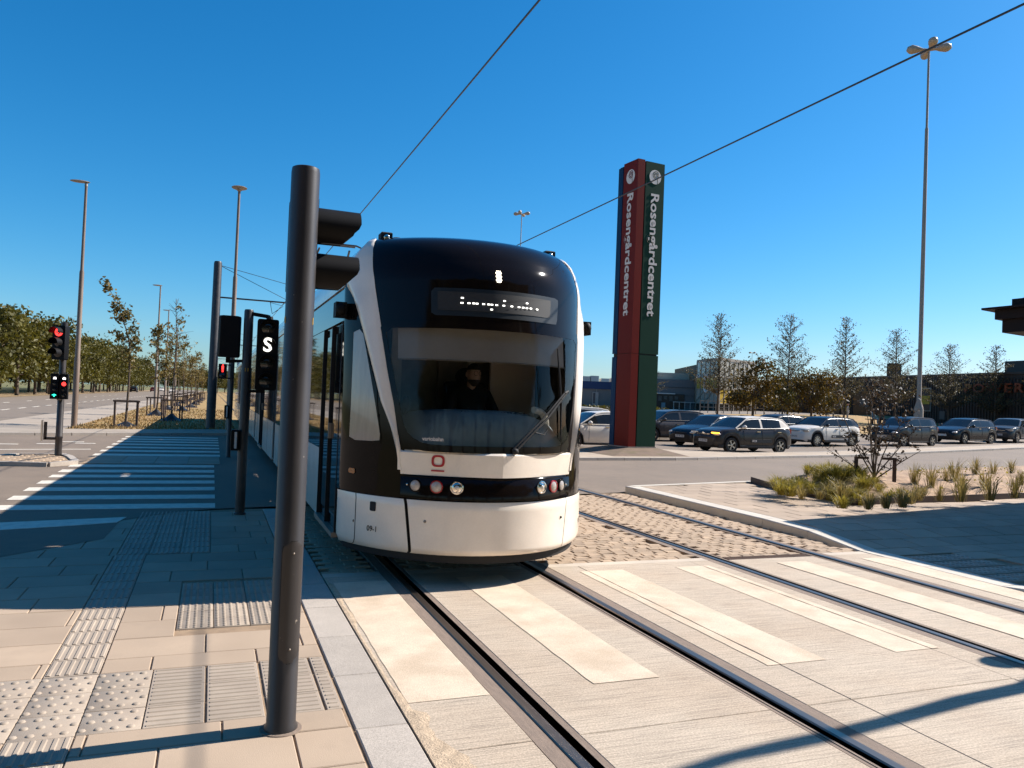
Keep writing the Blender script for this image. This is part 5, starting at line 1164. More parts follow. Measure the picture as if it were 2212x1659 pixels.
def car(sty, x, y, ang, body, roofm, label, plate='', rim='rim', name='parked_car', group='cars queueing at the junction', indicator=False, doorpad=False, detail=True):
    """ang: heading, 0 = facing west (-X), positive turns the nose towards the camera side"""
    S = STY[sty]; L, Wd, R = S['L'], S['W'], S['R']; z = gz(x, y)+.006
    hz = math.pi+ang
    t = thing('car', label, 'car', (x, y, z), hz, group); M = car_meshes(sty)
    for key, (me, m_) in M.items():
        nm = key if isinstance(key, str) else key[0]
        if nm in ('tyre', 'rim', 'rim8', 'wheel_back'): continue
        link(nm, me, body if m_ == 'paint' else (roofm if m_ == 'roof' else m_), t)
    for wx in (S['wf'], S['wr']):
        for sg in (-1, 1):
            o = link('wheel', M['tyre'][0], M_tyre, t); o.location = (L/2-wx*L, sg*(Wd/2-.125), R); o.rotation_euler = (0, 0, 0 if sg > 0 else math.pi)
            r_ = link('rim', M[rim][0], M_rim, o); link('hub', M['wheel_back'][0], M_clad, o)
    hw = Wd/2; hz_ = interp(.04, [p[0] for p in S['hood']], [p[1] for p in S['hood']])
    # lamps, grille, plates, mirrors, handles, door lines
    for sg in (-1, 1):
        b = MB(); b.ball((L/2-.16, sg*(hw*.72), hz_-.10), .16, .15, .065, 12, 8); b.v = [(p[0], p[1]+sg*.10*(L/2-.1-p[0]), p[2]) for p in b.v]; hl_ = b.build('headlight', M_hl, t, smooth=60)
        if sty == 'c3':
            b = MB(); b.obox((L/2-.10, sg*hw*.70, hz_-.05), Vector((.09, -sg*.05, 0)), Vector((.05, sg*.15, 0)), Vector((0, 0, .022))); b.build('day_lamp', emit('amber_on', (1, .45, .03), 3.0) if (indicator and sg > 0) else M_hl, t, smooth=None)
        b = MB(); b.obox((-L/2+.07, sg*hw*.74, .92), Vector((.05, 0, 0)), Vector((-.03*sg*-1, .10*sg, 0)), Vector((0, 0, .10))); b.build('tail_light', M_tl, t)
        mx = L/2-(S['roof'][0][0]+.075)*L; b = MB(); b.ball((mx, sg*(hw+.075), S['roof'][0][1]+.06), .075, .11, .075, 12, 8); b.bar((mx, sg*(hw-.08), S['roof'][0][1]+.03), (mx, sg*(hw+.05), S['roof'][0][1]+.04), .06, .04); b.build('mirror', roofm if doorpad else body, t, smooth=60)
        for tt in (.335, S['bp'], S['cp']-.0):
            zz = [S['sill']+.14, .55, .80, .96]; b = MB(); xx = L/2-tt*L; ww = [hw*.985, hw*1.003, hw*.995, hw*.955]
            if tt != S['cp']: b.tube([(xx, sg*(ww[i]+.001), zz[i]) for i in range(4)], .006, 4); b.build('door_seam', M_clad, t)
        for tt in (S['bp']-.055, S['cp']-.035):
            b = MB(); xx = L/2-tt*L; b.box(xx-.09, xx+.09, sg*hw*.985-.025, sg*hw*.985+.025, .855, .885); b.build('door_handle', M_chrome if detail else body, t)
        if doorpad:
            b = MB(); xx = L/2-.56*L; P = rounded([(-.55, -.07), (.55, -.07), (.55, .07), (-.55, .07)], .06, 5); n = len(P); b.add([(xx+p[0], sg*(hw+.018), .50+p[1]) for p in P]+[(xx+p[0]*1.02, sg*(hw-.02), .50+p[1]*1.1) for p in P], [tuple(range(n)) if sg < 0 else tuple(reversed(range(n)))]+[(i, (i+1) % n, n+(i+1) % n, n+i) for i in range(n)]); dp = b.build('door_bumper', M_clad, t)
            b = MB(); P = rounded([(-.11, -.035), (.11, -.035), (.11, .035), (-.11, .035)], .03, 4); Q = rounded([(-.08, -.017), (.08, -.017), (.08, .017), (-.08, .017)], .014, 4); n = len(P); b.add([(xx+.38+p[0], sg*(hw+.024), .50+p[1]) for p in P+Q], [(i, (i+1) % n, n+(i+1) % n, n+i) for i in range(n)]); b.build('white_badge', M_txtw, dp)
    fx = L/2-.005
    b = MB(); P = rounded([(-.42, -.09), (.42, -.09), (.50, .09), (-.50, .09)], .05, 4); b.add([(fx-.005-.08*(abs(p[0])/.5)**2, p[0], .46+p[1]) for p in P]+[(fx-.16, p[0], .46+p[1]) for p in P], [tuple(range(len(P)))]+[(i, (i+1) % len(P), len(P)+(i+1) % len(P), len(P)+i) for i in range(len(P))]); gl = b.build('grille', M_clad, t)
    b = MB(); b.bar((fx+.01, -.4, hz_-.11), (fx+.01, .4, hz_-.11), .02, .035); b.build('bonnet_trim', M_chrome if sty == 'c3' else M_clad, t)
    b = MB()
    for sg in (-1, 1):
        for k in (0, .04): b.bar((fx+.022, 0, hz_-.085+k), (fx+.0, sg*.075, hz_-.125+k), .012, .014)
    if sty == 'c3': b.build('maker_badge', M_chrome, t)
    b = MB(); b.box(fx+.0, fx+.016, -.26, .26, .41, .52); pl = b.build('number_plate', M_plate, t)
    if plate:
        vs, fs = text_geo(plate, .10, .002, .001); b = MB(); b.add([(fx+.018, v_[0], .465+v_[1]) for v_ in vs], fs); b.build('plate_lettering', M_rub, pl)
    b = MB(); b.box(-L/2-.012, -L/2+.005, -.26, .26, .60, .71); b.build('rear_plate', M_plate, t)
    return t
P_grey = paint('dark_grey_car_paint', (.026, .022, .022)); P_white = paint('white_car_paint', (.74, .72, .70)); P_black = paint('black_car_paint', (.012, .011, .013)); P_sil = paint('grey_brown_car_paint', (.075, .066, .066)); P_blue = paint('slate_blue_car_paint', (.045, .05, .058)); P_char = paint('charcoal_car_paint', (.018, .018, .019)); P_red = paint('red_car_paint', (.22, .02, .02))
car('c3', 20.45, 26.55, .07, P_grey, P_white, 'dark grey hatchback with white roof and indicator lit behind the pylon plinth', 'CX 53 734', 'rim', doorpad=True, indicator=True)
car('c3', 28.9, 31.2, .12, P_white, P_black, 'white hatchback with black roof and black door bumpers', 'DK 95 272', 'rim8', doorpad=True)
car('small', 34.6, 31.3, .16, P_char, P_char, 'dark compact car with silver roof rails half hidden by the shrub', 'CL 81 237', 'rim')
car('hatch', 41.2, 33.1, .14, P_black, P_black, 'black five door hatchback behind the dark compact car', '', 'rim')
car('c3', 46.6, 34.2, .30, P_blue, P_blue, 'slate grey rounded hatchback with headlights shining at the end of the queue', 'DL 66 713', 'rim')
car('hatch', 21.6, 30.2, .22, P_black, P_black, 'black hatchback with round headlights partly behind the dark grey one', 'DD 45 300', 'rim')
car('suv', 21.7, 34.3, .04, P_sil, P_sil, 'grey sport utility car with its nose behind the pylon', '', 'rim')
car('hatch', 14.05, 27.3, .0, P_white, P_white, 'white family car waiting between the tram and the pylon', '', 'rim')
car('hatch', 29.4, 35.4, .12, P_grey, P_grey, 'dark grey car mostly hidden behind the white hatchback', '', 'rim')
car('suv', 15.2, 32.4, .0, paint('white_van_paint', (.70, .69, .68)), MATS['white_van_paint'], 'tall white car behind the white family car', '', 'rim')
# traffic far down the avenue
for (px, dep, m_, st, lab) in [(289, 205, P_char, 'suv', 'dark sport utility car driving far down the avenue'), (331, 250, P_red, 'hatch', 'small red car far down the avenue'), (348, 285, P_white, 'hatch', 'white car far down the avenue behind the red one'), (372, 225, P_white, 'hatch', 'white car seen through the staked trees')]:
    p = at_depth(px, 850, dep); t = car(st, p.x, p.y, -math.pi/2 if px < 340 else math.pi/2, m_, m_, lab, group=None, detail=False); t.location.z = .01; del_ = t.pop('group', None)
# ================================================================== VEGETATION
rnd = random.Random(11)
def cards(b, c, n, spread, size, flat=.0, rn=rnd):
    for _ in range(n):
        p = Vector(c)+Vector((rn.gauss(0, spread), rn.gauss(0, spread), rn.gauss(0, spread*.8)))
        a = Vector((rn.gauss(0, 1), rn.gauss(0, 1), rn.gauss(0, 1)*(1-flat))).normalized(); q = a.cross(Vector((rn.gauss(0, 1), rn.gauss(0, 1), rn.gauss(0, 1)))).normalized(); s_ = size*rn.uniform(.6, 1.3)
        b.add([p-a*s_, p+q*s_*.55, p+a*s_, p-q*s_*.55], [(0, 1, 2, 3)])
def limb(b, p0, p1, r0, r1, bend=.15, k=4, n=6, rn=rnd):
    p0 = Vector(p0); p1 = Vector(p1); L = (p1-p0).length; o = Vector((rn.uniform(-1, 1), rn.uniform(-1, 1), rn.uniform(-.4, .6)))*bend*L; P = []
    for i in range(k+1): t = i/k; P.append(p0.lerp(p1, t)+o*math.sin(math.pi*t)*.5)
    b.tube(P, [lerp(r0, r1, i/k) for i in range(k+1)], n); return P
def mature(seed, h=9.3, rx=4.4):
    rn = random.Random(seed); tb = MB(); cb = MB(); limb(tb, (0, 0, 0), (rn.uniform(-.2, .2), rn.uniform(-.2, .2), h*.42), .22, .15, .05, 4, 8, rn); top = Vector((0, 0, h*.42))
    limb(tb, top, (0, 0, h*.85), .14, .03, .1, 4, 6, rn)
    for k in range(44):
        t = rn.uniform(0, 1)**.8; z = h*(.26+.70*t); r = rx*math.sqrt(max(.05, 1-((z/h-.52)/.50)**2))*rn.uniform(.45, 1.0); a = rn.uniform(0, 6.28); c = Vector((r*math.cos(a), r*math.sin(a), z))
        if k % 3 == 0: limb(tb, (0, 0, max(h*.25, z-1.6)), c*.92, .07, .015, .12, 3, 5, rn)
        cards(cb, c, 84, rn.uniform(.45, .75), rn.uniform(.20, .28), rn=rn)
    cards(cb, (0, 0, h*.58), 160, rx*.42, .32, rn=rn)
    return tb.mesh('trunk', 60), cb.mesh('crown')
def conical(seed, h=8.0, r0=2.5, zb=1.8, nleaf=34):
    rn = random.Random(seed); tb = MB(); cb = MB(); P = limb(tb, (0, 0, -.3), (rn.uniform(-.1, .1), rn.uniform(-.1, .1), h), .10, .012, .02, 8, 7, rn)
    nb = 96
    for k in range(nb):
        z = zb+(h-.2-zb)*(k/nb)**1.35; f = (h-z)/(h-zb); L = r0*(.13+.87*f**.95)*rn.uniform(.55, 1.15)*(1 if f < .96 else .85); a = k*2.399+rn.uniform(-.4, .4); up = lerp(.95, .45, f)*rn.uniform(.7, 1.25)
        p0 = Vector((0, 0, z)); p1 = p0+Vector((math.cos(a)*L, math.sin(a)*L, L*up)); Q = limb(tb, p0, p1, .022, .006, .08, 3, 4, rn)
        for j in range(int(12+nleaf*.42*L*L)):
            t = rn.uniform(.15, 1.05); q = p0.lerp(p1, t); cards(cb, q, 1, .07+.06*t, .068, rn=rn)
    return tb.mesh('trunk', 60), cb.mesh('crown')
def young(seed, h=6.0, dens=1.0, lean=0.0, bare=0.0, w=1.0):
    rn = random.Random(seed); tb = MB(); cb = MB(); P = []
    for i in range(13):
        t = i/12; P.append((lean*max(0, t-.55)**1.5*3.0+.06*math.sin(t*5), .05*math.sin(t*7), t*h))
    tb.tube(P, [lerp(.055, .010, i/12) for i in range(13)], 7)
    for k in range(int(46)):
        t = rn.uniform(.40, .99); i = min(11, int(t*12)); p0 = Vector(P[i]).lerp(Vector(P[i+1]), t*12-i); f = 1-abs(t-.60)/.45; L = w*(.18+.62*max(0, f))*rn.uniform(.5, 1.15); a = rn.uniform(0, 6.28); p1 = p0+Vector((math.cos(a)*L, math.sin(a)*L, L*rn.uniform(.2, 1.0))); limb(tb, p0, p1, .013, .004, .15, 3, 4, rn)
        if rn.random() < bare and t > .6: continue
        for j in range(int(15*dens)): q = p0.lerp(p1, rn.uniform(.3, 1.1)); cards(cb, q, 1, .10, .085, rn=rn)
    return tb.mesh('trunk', 60), cb.mesh('crown')
def roundtree(seed, h=4.6, r=2.0):
    rn = random.Random(seed); tb = MB(); cb = MB(); limb(tb, (0, 0, -.3), (0, 0, h*.45), .11, .08, .03, 4, 7, rn)
    for k in range(26):
        a = rn.uniform(0, 6.28); z = h*rn.uniform(.34, .96); rr = r*math.sqrt(max(.05, 1-((z/h-.58)/.46)**2))*rn.uniform(.35, 1.0); c = Vector((rr*math.cos(a), rr*math.sin(a), z)); limb(tb, (0, 0, h*.42), c, .045, .01, .1, 3, 5, rn); cards(cb, c, 130, .34, .11, rn=rn)
    return tb.mesh('trunk', 60), cb.mesh('crown')
def plant_tree(name, meshes, leaf, loc, rz, sc, label, grp, cat='tree'):
    t = thing(name, label, cat, loc, rz, grp); t.scale = (sc, sc, sc) if not isinstance(sc, tuple) else sc; link('trunk', meshes[0], M_bark, t); link('crown', meshes[1], leaf, t); return t
MT = [mature(s) for s in (1, 2, 3)]; k = 0
for row, (x0, y0, dy, n) in enumerate([(-22.3, 92, 8.6, 25), (-28.5, 88, 9.8, 20)]):
    for i in range(n):
        s_ = rnd.uniform(.90, 1.14); plant_tree('park_tree', MT[k % 3], M_leafA, (x0+rnd.uniform(-.9, .9), y0+i*dy+rnd.uniform(-1.2, 1.2), 0), rnd.uniform(0, 6.28), s_, 'mature leafy tree in the long row beyond the avenue', 'mature trees beyond the avenue'); k += 1
for i in range(16):
    plant_tree('park_tree', MT[i % 3], M_leafA, (-34+rnd.uniform(-2, 2)-(i % 2)*6, 85+i*10, 0), rnd.uniform(0, 6.28), 1.05, 'mature leafy tree in the long row beyond the avenue', 'mature trees beyond the avenue')
for i in range(26):
    x = -16+i*1.7+rnd.uniform(-1, 1); y = 330+rnd.uniform(0, 120)
    plant_tree('distant_tree', MT[i % 3], M_leafA, (x*(y/330), y, 0), rnd.uniform(0, 6.28), rnd.uniform(.8, 1.15), 'dark tree closing the view at the far end of the tracks', 'distant trees along the tracks')
for i in range(16):
    plant_tree('distant_tree', MT[i % 3], M_leafA, (12+i*4.5+rnd.uniform(-1.5, 1.5), 190+rnd.uniform(-15, 40), .5), rnd.uniform(0, 6.28), rnd.uniform(.7, 1.0), 'dark tree on the skyline behind the shops', 'skyline trees behind the shops')
for i in range(10):  # unseen row added behind the camera, cuts the blue sky fill in shade
    plant_tree('unseen_screen_tree', MT[i % 3], M_leafA, (-26+i*5.2+rnd.uniform(-.8, .8), -14+rnd.uniform(-1.5, 1.5), 0), rnd.uniform(0, 6.28), 1.5, 'tall leafy tree in the row behind the tram stop', 'tall trees behind the stop')
YT = [young(5, 6.0, .9, -.0, .5, 1.0), young(6, 5.4, 1.3, 0, .15, 1.05), young(8, 5.0, 1.2, 0, .1, .9)]
stk = MB()
for (x, y) in ((-.42, -.42), (.42, -.42), (-.42, .42), (.42, .42)): stk.cyl((x, y, -.05), (x, y, 1.08), .04, .04, 8)
stake_mesh = []
for (x, y) in ((-.42, -.42), (.42, -.42), (-.42, .42), (.42, .42)): stake_mesh.append(MB().cyl((x, y, -.05), (x*1.02, y, 1.08), .038, .036, 8).mesh('post', 50))
rail_mesh = [MB().bar(p, q, .035, .07).mesh('rail') for (p, q) in (((-.50, -.44, 1.05), (.50, -.44, 1.05)), ((-.50, .44, 1.05), (.50, .44, 1.05)), ((-.44, -.48, 1.05), (-.44, .48, 1.05)), ((.44, -.48, 1.05), (.44, .48, 1.05)))]
bagm = MB(); bagm.lathe([(.55, -.02), (.45, .05), (.28, .14), (.16, .26), (.07, .36), (.05, .37)], n=14); bagm.v = [(p[0]*(1+.25*math.sin(3*math.atan2(p[1], p[0])+p[2]*9)), p[1]*(1+.2*math.sin(4*math.atan2(p[1], p[0]))), p[2]) for p in bagm.v]; bag_me = bagm.mesh('bag', 50)
M_bag = pm('black_watering_bag', (.016, .016, .018), .35, .3, 14, .4, 20)
SP = [(-3.32, 36.3), (-1.84, 42.95), (-2.99, 50.1), (-1.94, 61.0), (-3.0, 63.5), (-1.67, 73.4), (-2.95, 77), (-1.6, 86), (-2.9, 90), (-1.5, 99), (-2.8, 104), (-1.4, 113), (-2.7, 118), (-1.3, 128), (-2.6, 133)]
for i, (x, y) in enumerate(SP):
    if i == 0: plant_tree('young_tree', young(21, 5.95, 1.25, -1.05, .0, .75), M_leafB, (x, y, .03), .35, 1.0, 'young staked tree whose leafy top leans over the footpath', None)
    elif i == 1: plant_tree('young_tree', young(22, 6.2, .8, .0, .75, 1.15), M_leafB, (x, y, .03), 1.0, 1.0, 'young staked tree with a bare twiggy top', None)
    else: plant_tree('young_tree', YT[i % 3], M_leafB, (x, y, .03), rnd.uniform(0, 6.28), rnd.uniform(.88, 1.08), 'young staked tree further along the dry grass verge', 'young staked trees on the verge')
    t = thing('tree_stakes', 'brown timber stake frame round the leaning young tree' if i == 0 else ('brown timber stake frame round the bare topped young tree' if i == 1 else 'brown timber stake frame further along the verge'), 'tree stakes', (x, y, .03), .12 if i == 0 else rnd.uniform(-.2, .2), None if i < 2 else 'stake frames on the verge')
    for m_ in stake_mesh: link('post', m_, M_wood, t)
    for m_ in rail_mesh: link('rail', m_, M_wood, t)
    o = link('watering_bag', bag_me, M_bag); o.location = (x, y, .03); o.rotation_euler = (0, 0, rnd.uniform(0, 6)); o.scale = (1, 1, .55 if i == 0 else 1.0)
    tag(o, 'flattened black watering bag under the leaning young tree' if i == 0 else ('black watering bag round the bare topped young tree' if i == 1 else 'black watering bag round a young tree further along'), 'watering bag', None if i < 2 else 'watering bags on the verge')
# conical trees in front of the shops
CT = [conical(31, 8.0), conical(32, 8.0, 2.75), conical(33, 8.0, 2.3)]
def ground_at(px, dep): p = at_depth(px, 890, dep); return Vector((p.x, p.y, gz(p.x, p.y)))
for i, (px, ty, dep) in enumerate([(1551, 674, 60), (1703, 674, 64), (1825, 681, 64), (1934, 707, 66), (2052, 740, 68), (2150, 742, 66), (1388, 745, 74), (2262, 745, 62)]):
    g = ground_at(px-2, dep); h = at_depth(px, ty, dep).z-g.z; s_ = h/8.0
    plant_tree('conical_tree', CT[i % 3], M_leafC, (g.x, g.y, g.z-.1), rnd.uniform(0, 6.28), (1.0 if i != 6 else .9, 1.0 if i != 6 else .9, s_), ['slender conical tree in front of the glazed entrance', 'slender conical tree between the two bushy trees', 'tallest conical tree in front of the brown hall', 'conical tree with a thin bare tip beside the tall mast', 'short conical tree right of the tall mast', 'short conical tree before the orange lettering', 'conical tree mostly hidden behind the pylon sign', 'conical tree at the far end of the brown hall'][i], 'conical trees before the shops')
RT = [roundtree(41), roundtree(42)]
for i, (px, dep, h, lab, lf) in enumerate([(1626, 56, 4.7, 'bushy dark green tree right of the glazed entrance', M_leafD), (1752, 58, 4.3, 'bushy tree with yellowing leaves behind the white hatchback', M_leafD), (1690, 64, 3.3, 'low bushy tree between two conical trees', M_leafA), (1800, 70, 3.0, 'low bushy tree before the brown hall', M_leafA)]):
    g = ground_at(px, dep); plant_tree('bushy_tree', RT[i % 2], lf, (g.x, g.y, g.z-.1), i*1.7, h/4.6 if i < 2 else h/4.6, lab, 'bushy trees before the shops')
# hedge near the pylon
b = MB(); p0 = ground_at(1255, 46); p1 = ground_at(1425, 50)
for k in range(5200):
    t = rnd.random(); c = p0.lerp(p1, t)+Vector((rnd.uniform(-.5, .5), rnd.uniform(-.5, .5), 0)); cards(b, (c.x, c.y, c.z+rnd.uniform(.0, 1.25)), 1, .03, .085)
hb = MB(); hb.bar((p0.x, p0.y, p0.z+.55), (p1.x, p1.y, p1.z+.55), .8, 1.05); t = thing('hedge', 'clipped hedge behind the pickup and the pylon sign', 'hedge', (p0.x, p0.y, p0.z)); b.build('foliage', M_leafA, t, world=True); hb.build('branch_core', M_bark, t, world=True)
# ---------------------------------------------------------------- planting bed on the platform
BP = [(10.78, 10.80), (16.04, 11.42), (22, 12.4), (30, 13.8), (30, 19.2), (20, 16.6), (11.45, 14.45), (10.95, 13.1)]
def inbed(x, y): return pip(x, y, BP)
b = MB(); nxx, nyy = 64, 30; idx = {}; vs = []; f = []
def edge_d(x, y): return min(max(0, x-10.9), max(0, y-interp(x, [10.78, 16, 30], [10.80, 11.42, 13.8])), max(0, interp(x, [10.9, 11.45, 20, 30], [13.1, 14.45, 16.6, 19.2])-y))
def bz(x, y): return .13+.30*sstep(0, 1.5, edge_d(x, y))+.03*math.sin(x*5.1+y*3)*math.sin(y*4.3-x*2)+.015*math.sin(x*13)*math.sin(y*11)
for j in range(nyy+1):
    for i in range(nxx+1):
        x = lerp(10.82, 26, (i/nxx)**1.25); ya = interp(x, [10.78, 16, 30], [10.80, 11.42, 13.8]); yb = interp(x, [10.78, 10.95, 11.45, 20, 30], [11.0, 13.1, 14.45, 16.6, 19.2]); y = lerp(ya, yb, j/nyy); vs.append((x, y, bz(x, y)))
b.add(vs, [(j*(nxx+1)+i, j*(nxx+1)+i+1, (j+1)*(nxx+1)+i+1, (j+1)*(nxx+1)+i) for j in range(nyy) for i in range(nxx)]); bed = struct(b.build('planting_bed', M_soil, smooth=60))
b = MB(); pe = [(11.45, 14.5), (10.95, 13.1), (10.76, 10.78), (16.04, 11.40), (30, 13.78)]
for i in range(4): b.bar((pe[i][0], pe[i][1], .12), (pe[i+1][0], pe[i+1][1], .12), .012, .24)
tag(b.build('bed_edging', pm('rusty_steel_edging', (.045, .025, .018), .7, .3, 8)), 'low dark steel edging round the planting bed', 'edging')
def tuft(seed, n, h, w, droop):
    rn = random.Random(seed); b = MB()
    for k in range(n):
        a = rn.uniform(0, 6.28); r = rn.uniform(0, w*.25); L = h*rn.uniform(.55, 1.1); out = rn.uniform(.1, 1.0)*w; bw = rn.uniform(.004, .008); c = Vector((r*math.cos(a), r*math.sin(a), -.03)); d = Vector((math.cos(a), math.sin(a), 0)); s_ = Vector((-d.y, d.x, 0))
        m1 = c+d*out*.35+Vector((0, 0, L*.6)); m2 = c+d*out+Vector((0, 0, L*(1-droop*rn.uniform(.2, 1))))
        b.add([c-s_*bw, c+s_*bw, m1+s_*bw*.9, m1-s_*bw*.9, m2], [(0, 1, 2, 3), (3, 2, 4)])
    return b.mesh('blades')
TF = {'lush': [tuft(s, 150, .36, .42, .42) for s in (51, 52)], 'dull': [tuft(s, 80, .38, .36, .5) for s in (53, 54)], 'tall': [tuft(s, 60, .56, .34, .22) for s in (55, 56)]}
def RB(px, py): return (3050/1.8228+px*.24355, 1700/1.8228+py*.24355)
lists = {'lush': [(30, 510), (90, 525), (140, 560), (190, 500), (260, 480), (330, 495), (375, 470), (420, 470), (480, 465), (520, 455), (560, 450), (640, 450), (700, 440), (760, 430), (880, 430), (1010, 480), (1080, 470), (600, 665), (300, 455), (60, 545), (220, 530), (350, 440), (450, 500), (610, 480), (680, 490), (800, 460), (930, 450), (560, 420), (660, 415)],
         'dull': [(240, 585), (400, 590), (470, 545), (600, 585), (700, 565), (830, 675), (990, 665), (850, 545), (1270, 595), (1300, 465), (1130, 655), (1200, 625), (560, 520), (1120, 450)],
         'tall': [(1390, 435), (1460, 605), (1650, 605), (1910, 595), (2130, 575), (2190, 465), (1240, 505), (1670, 445), (1780, 385), (1940, 375), (2100, 365), (1590, 405), (1520, 415), (1860, 500)]}
lists['lush'] += [(rnd.uniform(10, 780), 0) for _ in range(26)]
lists['lush'] = [(px, py if py else interp(px, [0, 260, 780], [530, 500, 450])+rnd.uniform(-35, 45)) for (px, py) in lists['lush']]
LB = {'lush': ('bright yellow green ornamental grass tuft crowded at the bed corner', 'yellow green grass tufts'), 'dull': ('low dull green grass tuft near the bed edging', 'dull low grass tufts'), 'tall': ('upright spiky grass tuft standing apart on bare sandy soil', 'upright spiky grass tufts')}
for kind, pts in lists.items():
    for i, (px, py) in enumerate(pts):
        z = .3
        for _ in range(8): p = at_z(*RB(px, py), z); z = bz(p.x, p.y) if inbed(p.x, p.y) else .25
        o = link('grass_tuft', TF[kind][i % 2], M_grass if kind == 'lush' else M_grassd); o.location = (p.x, p.y, z); o.rotation_euler = (0, 0, rnd.uniform(0, 6.28)); s_ = rnd.uniform(.65, 1.1); o.scale = (s_, s_, s_); tag(o, LB[kind][0], 'grass tuft', LB[kind][1])
# small leafy seedlings as loose cover
b = MB()
for k in range(160):
    x = rnd.uniform(11, 20); y = rnd.uniform(11, 16)
    if inbed(x, y): cards(b, (x, y, bz(x, y)+.04), 3, .04, .035)
o = b.build('seedlings', M_grass, bed); o['kind'] = 'stuff'
# shrub with stakes
sx, sy = 12.9, 12.4; s0 = bz(sx, sy); t = thing('shrub', 'sparse many stemmed shrub with dark shiny leaves in the bed', 'shrub', (sx, sy, s0)); tb = MB(); cb = MB(); rn = random.Random(77)
cv = Vector((cr.x, cr.y, 0)).normalized(); cd = Vector((cf.x, cf.y, 0)).normalized()
for (lx, ly, h) in [(-.75, .2, 1.75), (-.35, -.3, 1.45), (-.15, .1, 1.95), (.15, -.2, 1.85), (.35, .25, 1.95), (.6, -.1, 1.3), (.9, .2, 1.0), (-.6, -.2, .85), (.1, .4, 1.6), (-.95, .1, .55), (.85, -.2, .6)]:
    p1 = cv*lx+cd*ly+Vector((0, 0, h)); Q = limb(tb, (rn.uniform(-.06, .06), rn.uniform(-.06, .06), -.05), p1, .017, .005, .10, 6, 5, rn)
    for j in range(9):
        i = rn.randint(2, 6); q0 = Q[i]; q1 = q0+Vector((rn.uniform(-.3, .3), rn.uniform(-.3, .3), rn.uniform(.0, .28))); limb(tb, q0, q1, .006, .003, .1, 2, 4, rn)
        for m_ in range(9 if h > 1.4 else 7): cards(cb, q0.lerp(q1, rn.uniform(.3, 1.05)), 1, .035, .036, rn=rn)
for m_ in range(260): cards(cb, cv*rn.gauss(.12, .28)+cd*rn.gauss(0, .25)+Vector((0, 0, rn.uniform(1.45, 2.0))), 1, .05, .038, rn=rn)
tb.build('stem', M_bark, t, smooth=60); cb.build('leaves', M_leafE, t)
t = thing('shrub_stakes', 'pair of short brown stakes with rail stubs at the shrub', 'stakes', (sx, sy, s0)); 
for (lx) in (-.38, .42): q = cv*lx; MB().bar((q.x, q.y, -.1), (q.x, q.y, .42), .055, .055).build('post', M_wood, t)
for (u0, u1) in ((-.40, -.12), (.14, .44)): q0 = cv*u0; q1 = cv*u1; MB().bar((q0.x, q0.y, .40), (q1.x, q1.y, .40), .025, .05).build('rail', M_wood, t)
# ================================================================== BUILDINGS
F0 = Vector((69.0, 92.0, 0)); F1 = Vector((60.4, 32.0, 0)); fdir = (F1-F0).normalized(); fn = Vector((fdir.y, -fdir.x, 0))      # facade line, fn points at the street
if fn.x > 0: fn = -fn
def on_fac(px, py, off=.0):
    d = ray(px, py); n = fn; o = F0+fn*off-Vector((0, 0, EYE)); s_ = (n.x*o.x+n.y*o.y)/(n.x*d.x+n.y*d.y); return Vector((0, 0, EYE))+d*s_
M_hall = pm('brown_ribbed_cladding', (.030, .021, .018), .6, .2, .3)
hall = thing('retail_hall', 'long dark brown ribbed retail hall with orange lettering', 'building', (66, 60, 1.0))
b = MB(); back = fn*-28; P = [F0, F1, F1+back, F0+back]; b.prism([(p.x, p.y) for p in P], .6, 5.7); wl = b.build('wall', M_hall, hall, world=True, fixn=True)
rib = MB(); nrib = 190
Lf = (F1-F0).length
for k in range(nrib): p = F0+fdir*(Lf*(k+.5)/nrib)+fn*.03; rib.obox((p.x, p.y, 3.1), fdir*.045, fn*.03, Vector((0, 0, 2.2)))
o = rib.build('cladding_ribs', M_hall, hall, world=True); o['kind'] = 'stuff'
b = MB(); c0 = on_fac(2071, 800)-fn*5; c1 = on_fac(2215, 800)-fn*5; P = [c0, c1+fdir*6, c1+fdir*6-fn*12, c0-fn*12]; b.prism([(p.x, p.y) for p in P], 5.7, 7.15); b.build('roof_box', pm('brown_black_metal', (.022, .016, .015), .5), hall, world=True, fixn=True)
b = MB(); b.prism([((F0+fn*.12).x, (F0+fn*.12).y), ((F1+fn*.12).x, (F1+fn*.12).y), ((F1-fn*.3).x, (F1-fn*.3).y), ((F0-fn*.3).x, (F0-fn*.3).y)], 5.6, 5.78); b.build('parapet', pm('parapet_metal', (.05, .04, .038), .5), hall, world=True, fixn=True)
ch = on_fac(1878, 815)-fn*3; b = MB(); b.box(ch.x-.5, ch.x+.5, ch.y-.5, ch.y+.5, 5.6, 7.3); b.build('chimney', M_hall, hall, world=True)
def fac_panel(name, px0, px1, py0, py1, mat, off, par=None, th=.06):
    a = on_fac(px0, py0, off); c = on_fac(px1, py0, off); e = on_fac(px0, py1, off); b = MB(); m_ = (a+c)/2; z0, z1 = e.z, a.z; L2 = ((c-a)-Vector((0, 0, (c-a).z))).length/2; b.obox((m_.x, m_.y, (z0+z1)/2), fdir*L2, fn*th, Vector((0, 0, (z1-z0)/2))); return b.build(name, mat, par or hall, world=True)
pn = fac_panel('poster_frame', 1988, 2012, 838, 888, pm('pale_frame', (.42, .40, .38), .6), .10); fac_panel('poster_panel', 1990, 2010, 840, 886, pm('dark_poster', (.02, .02, .025), .4), .14, pn); fac_panel('yellow_notice', 1990, 2009, 855, 873, pm('yellow_notice', (.48, .36, .03), .6), .19, pn)
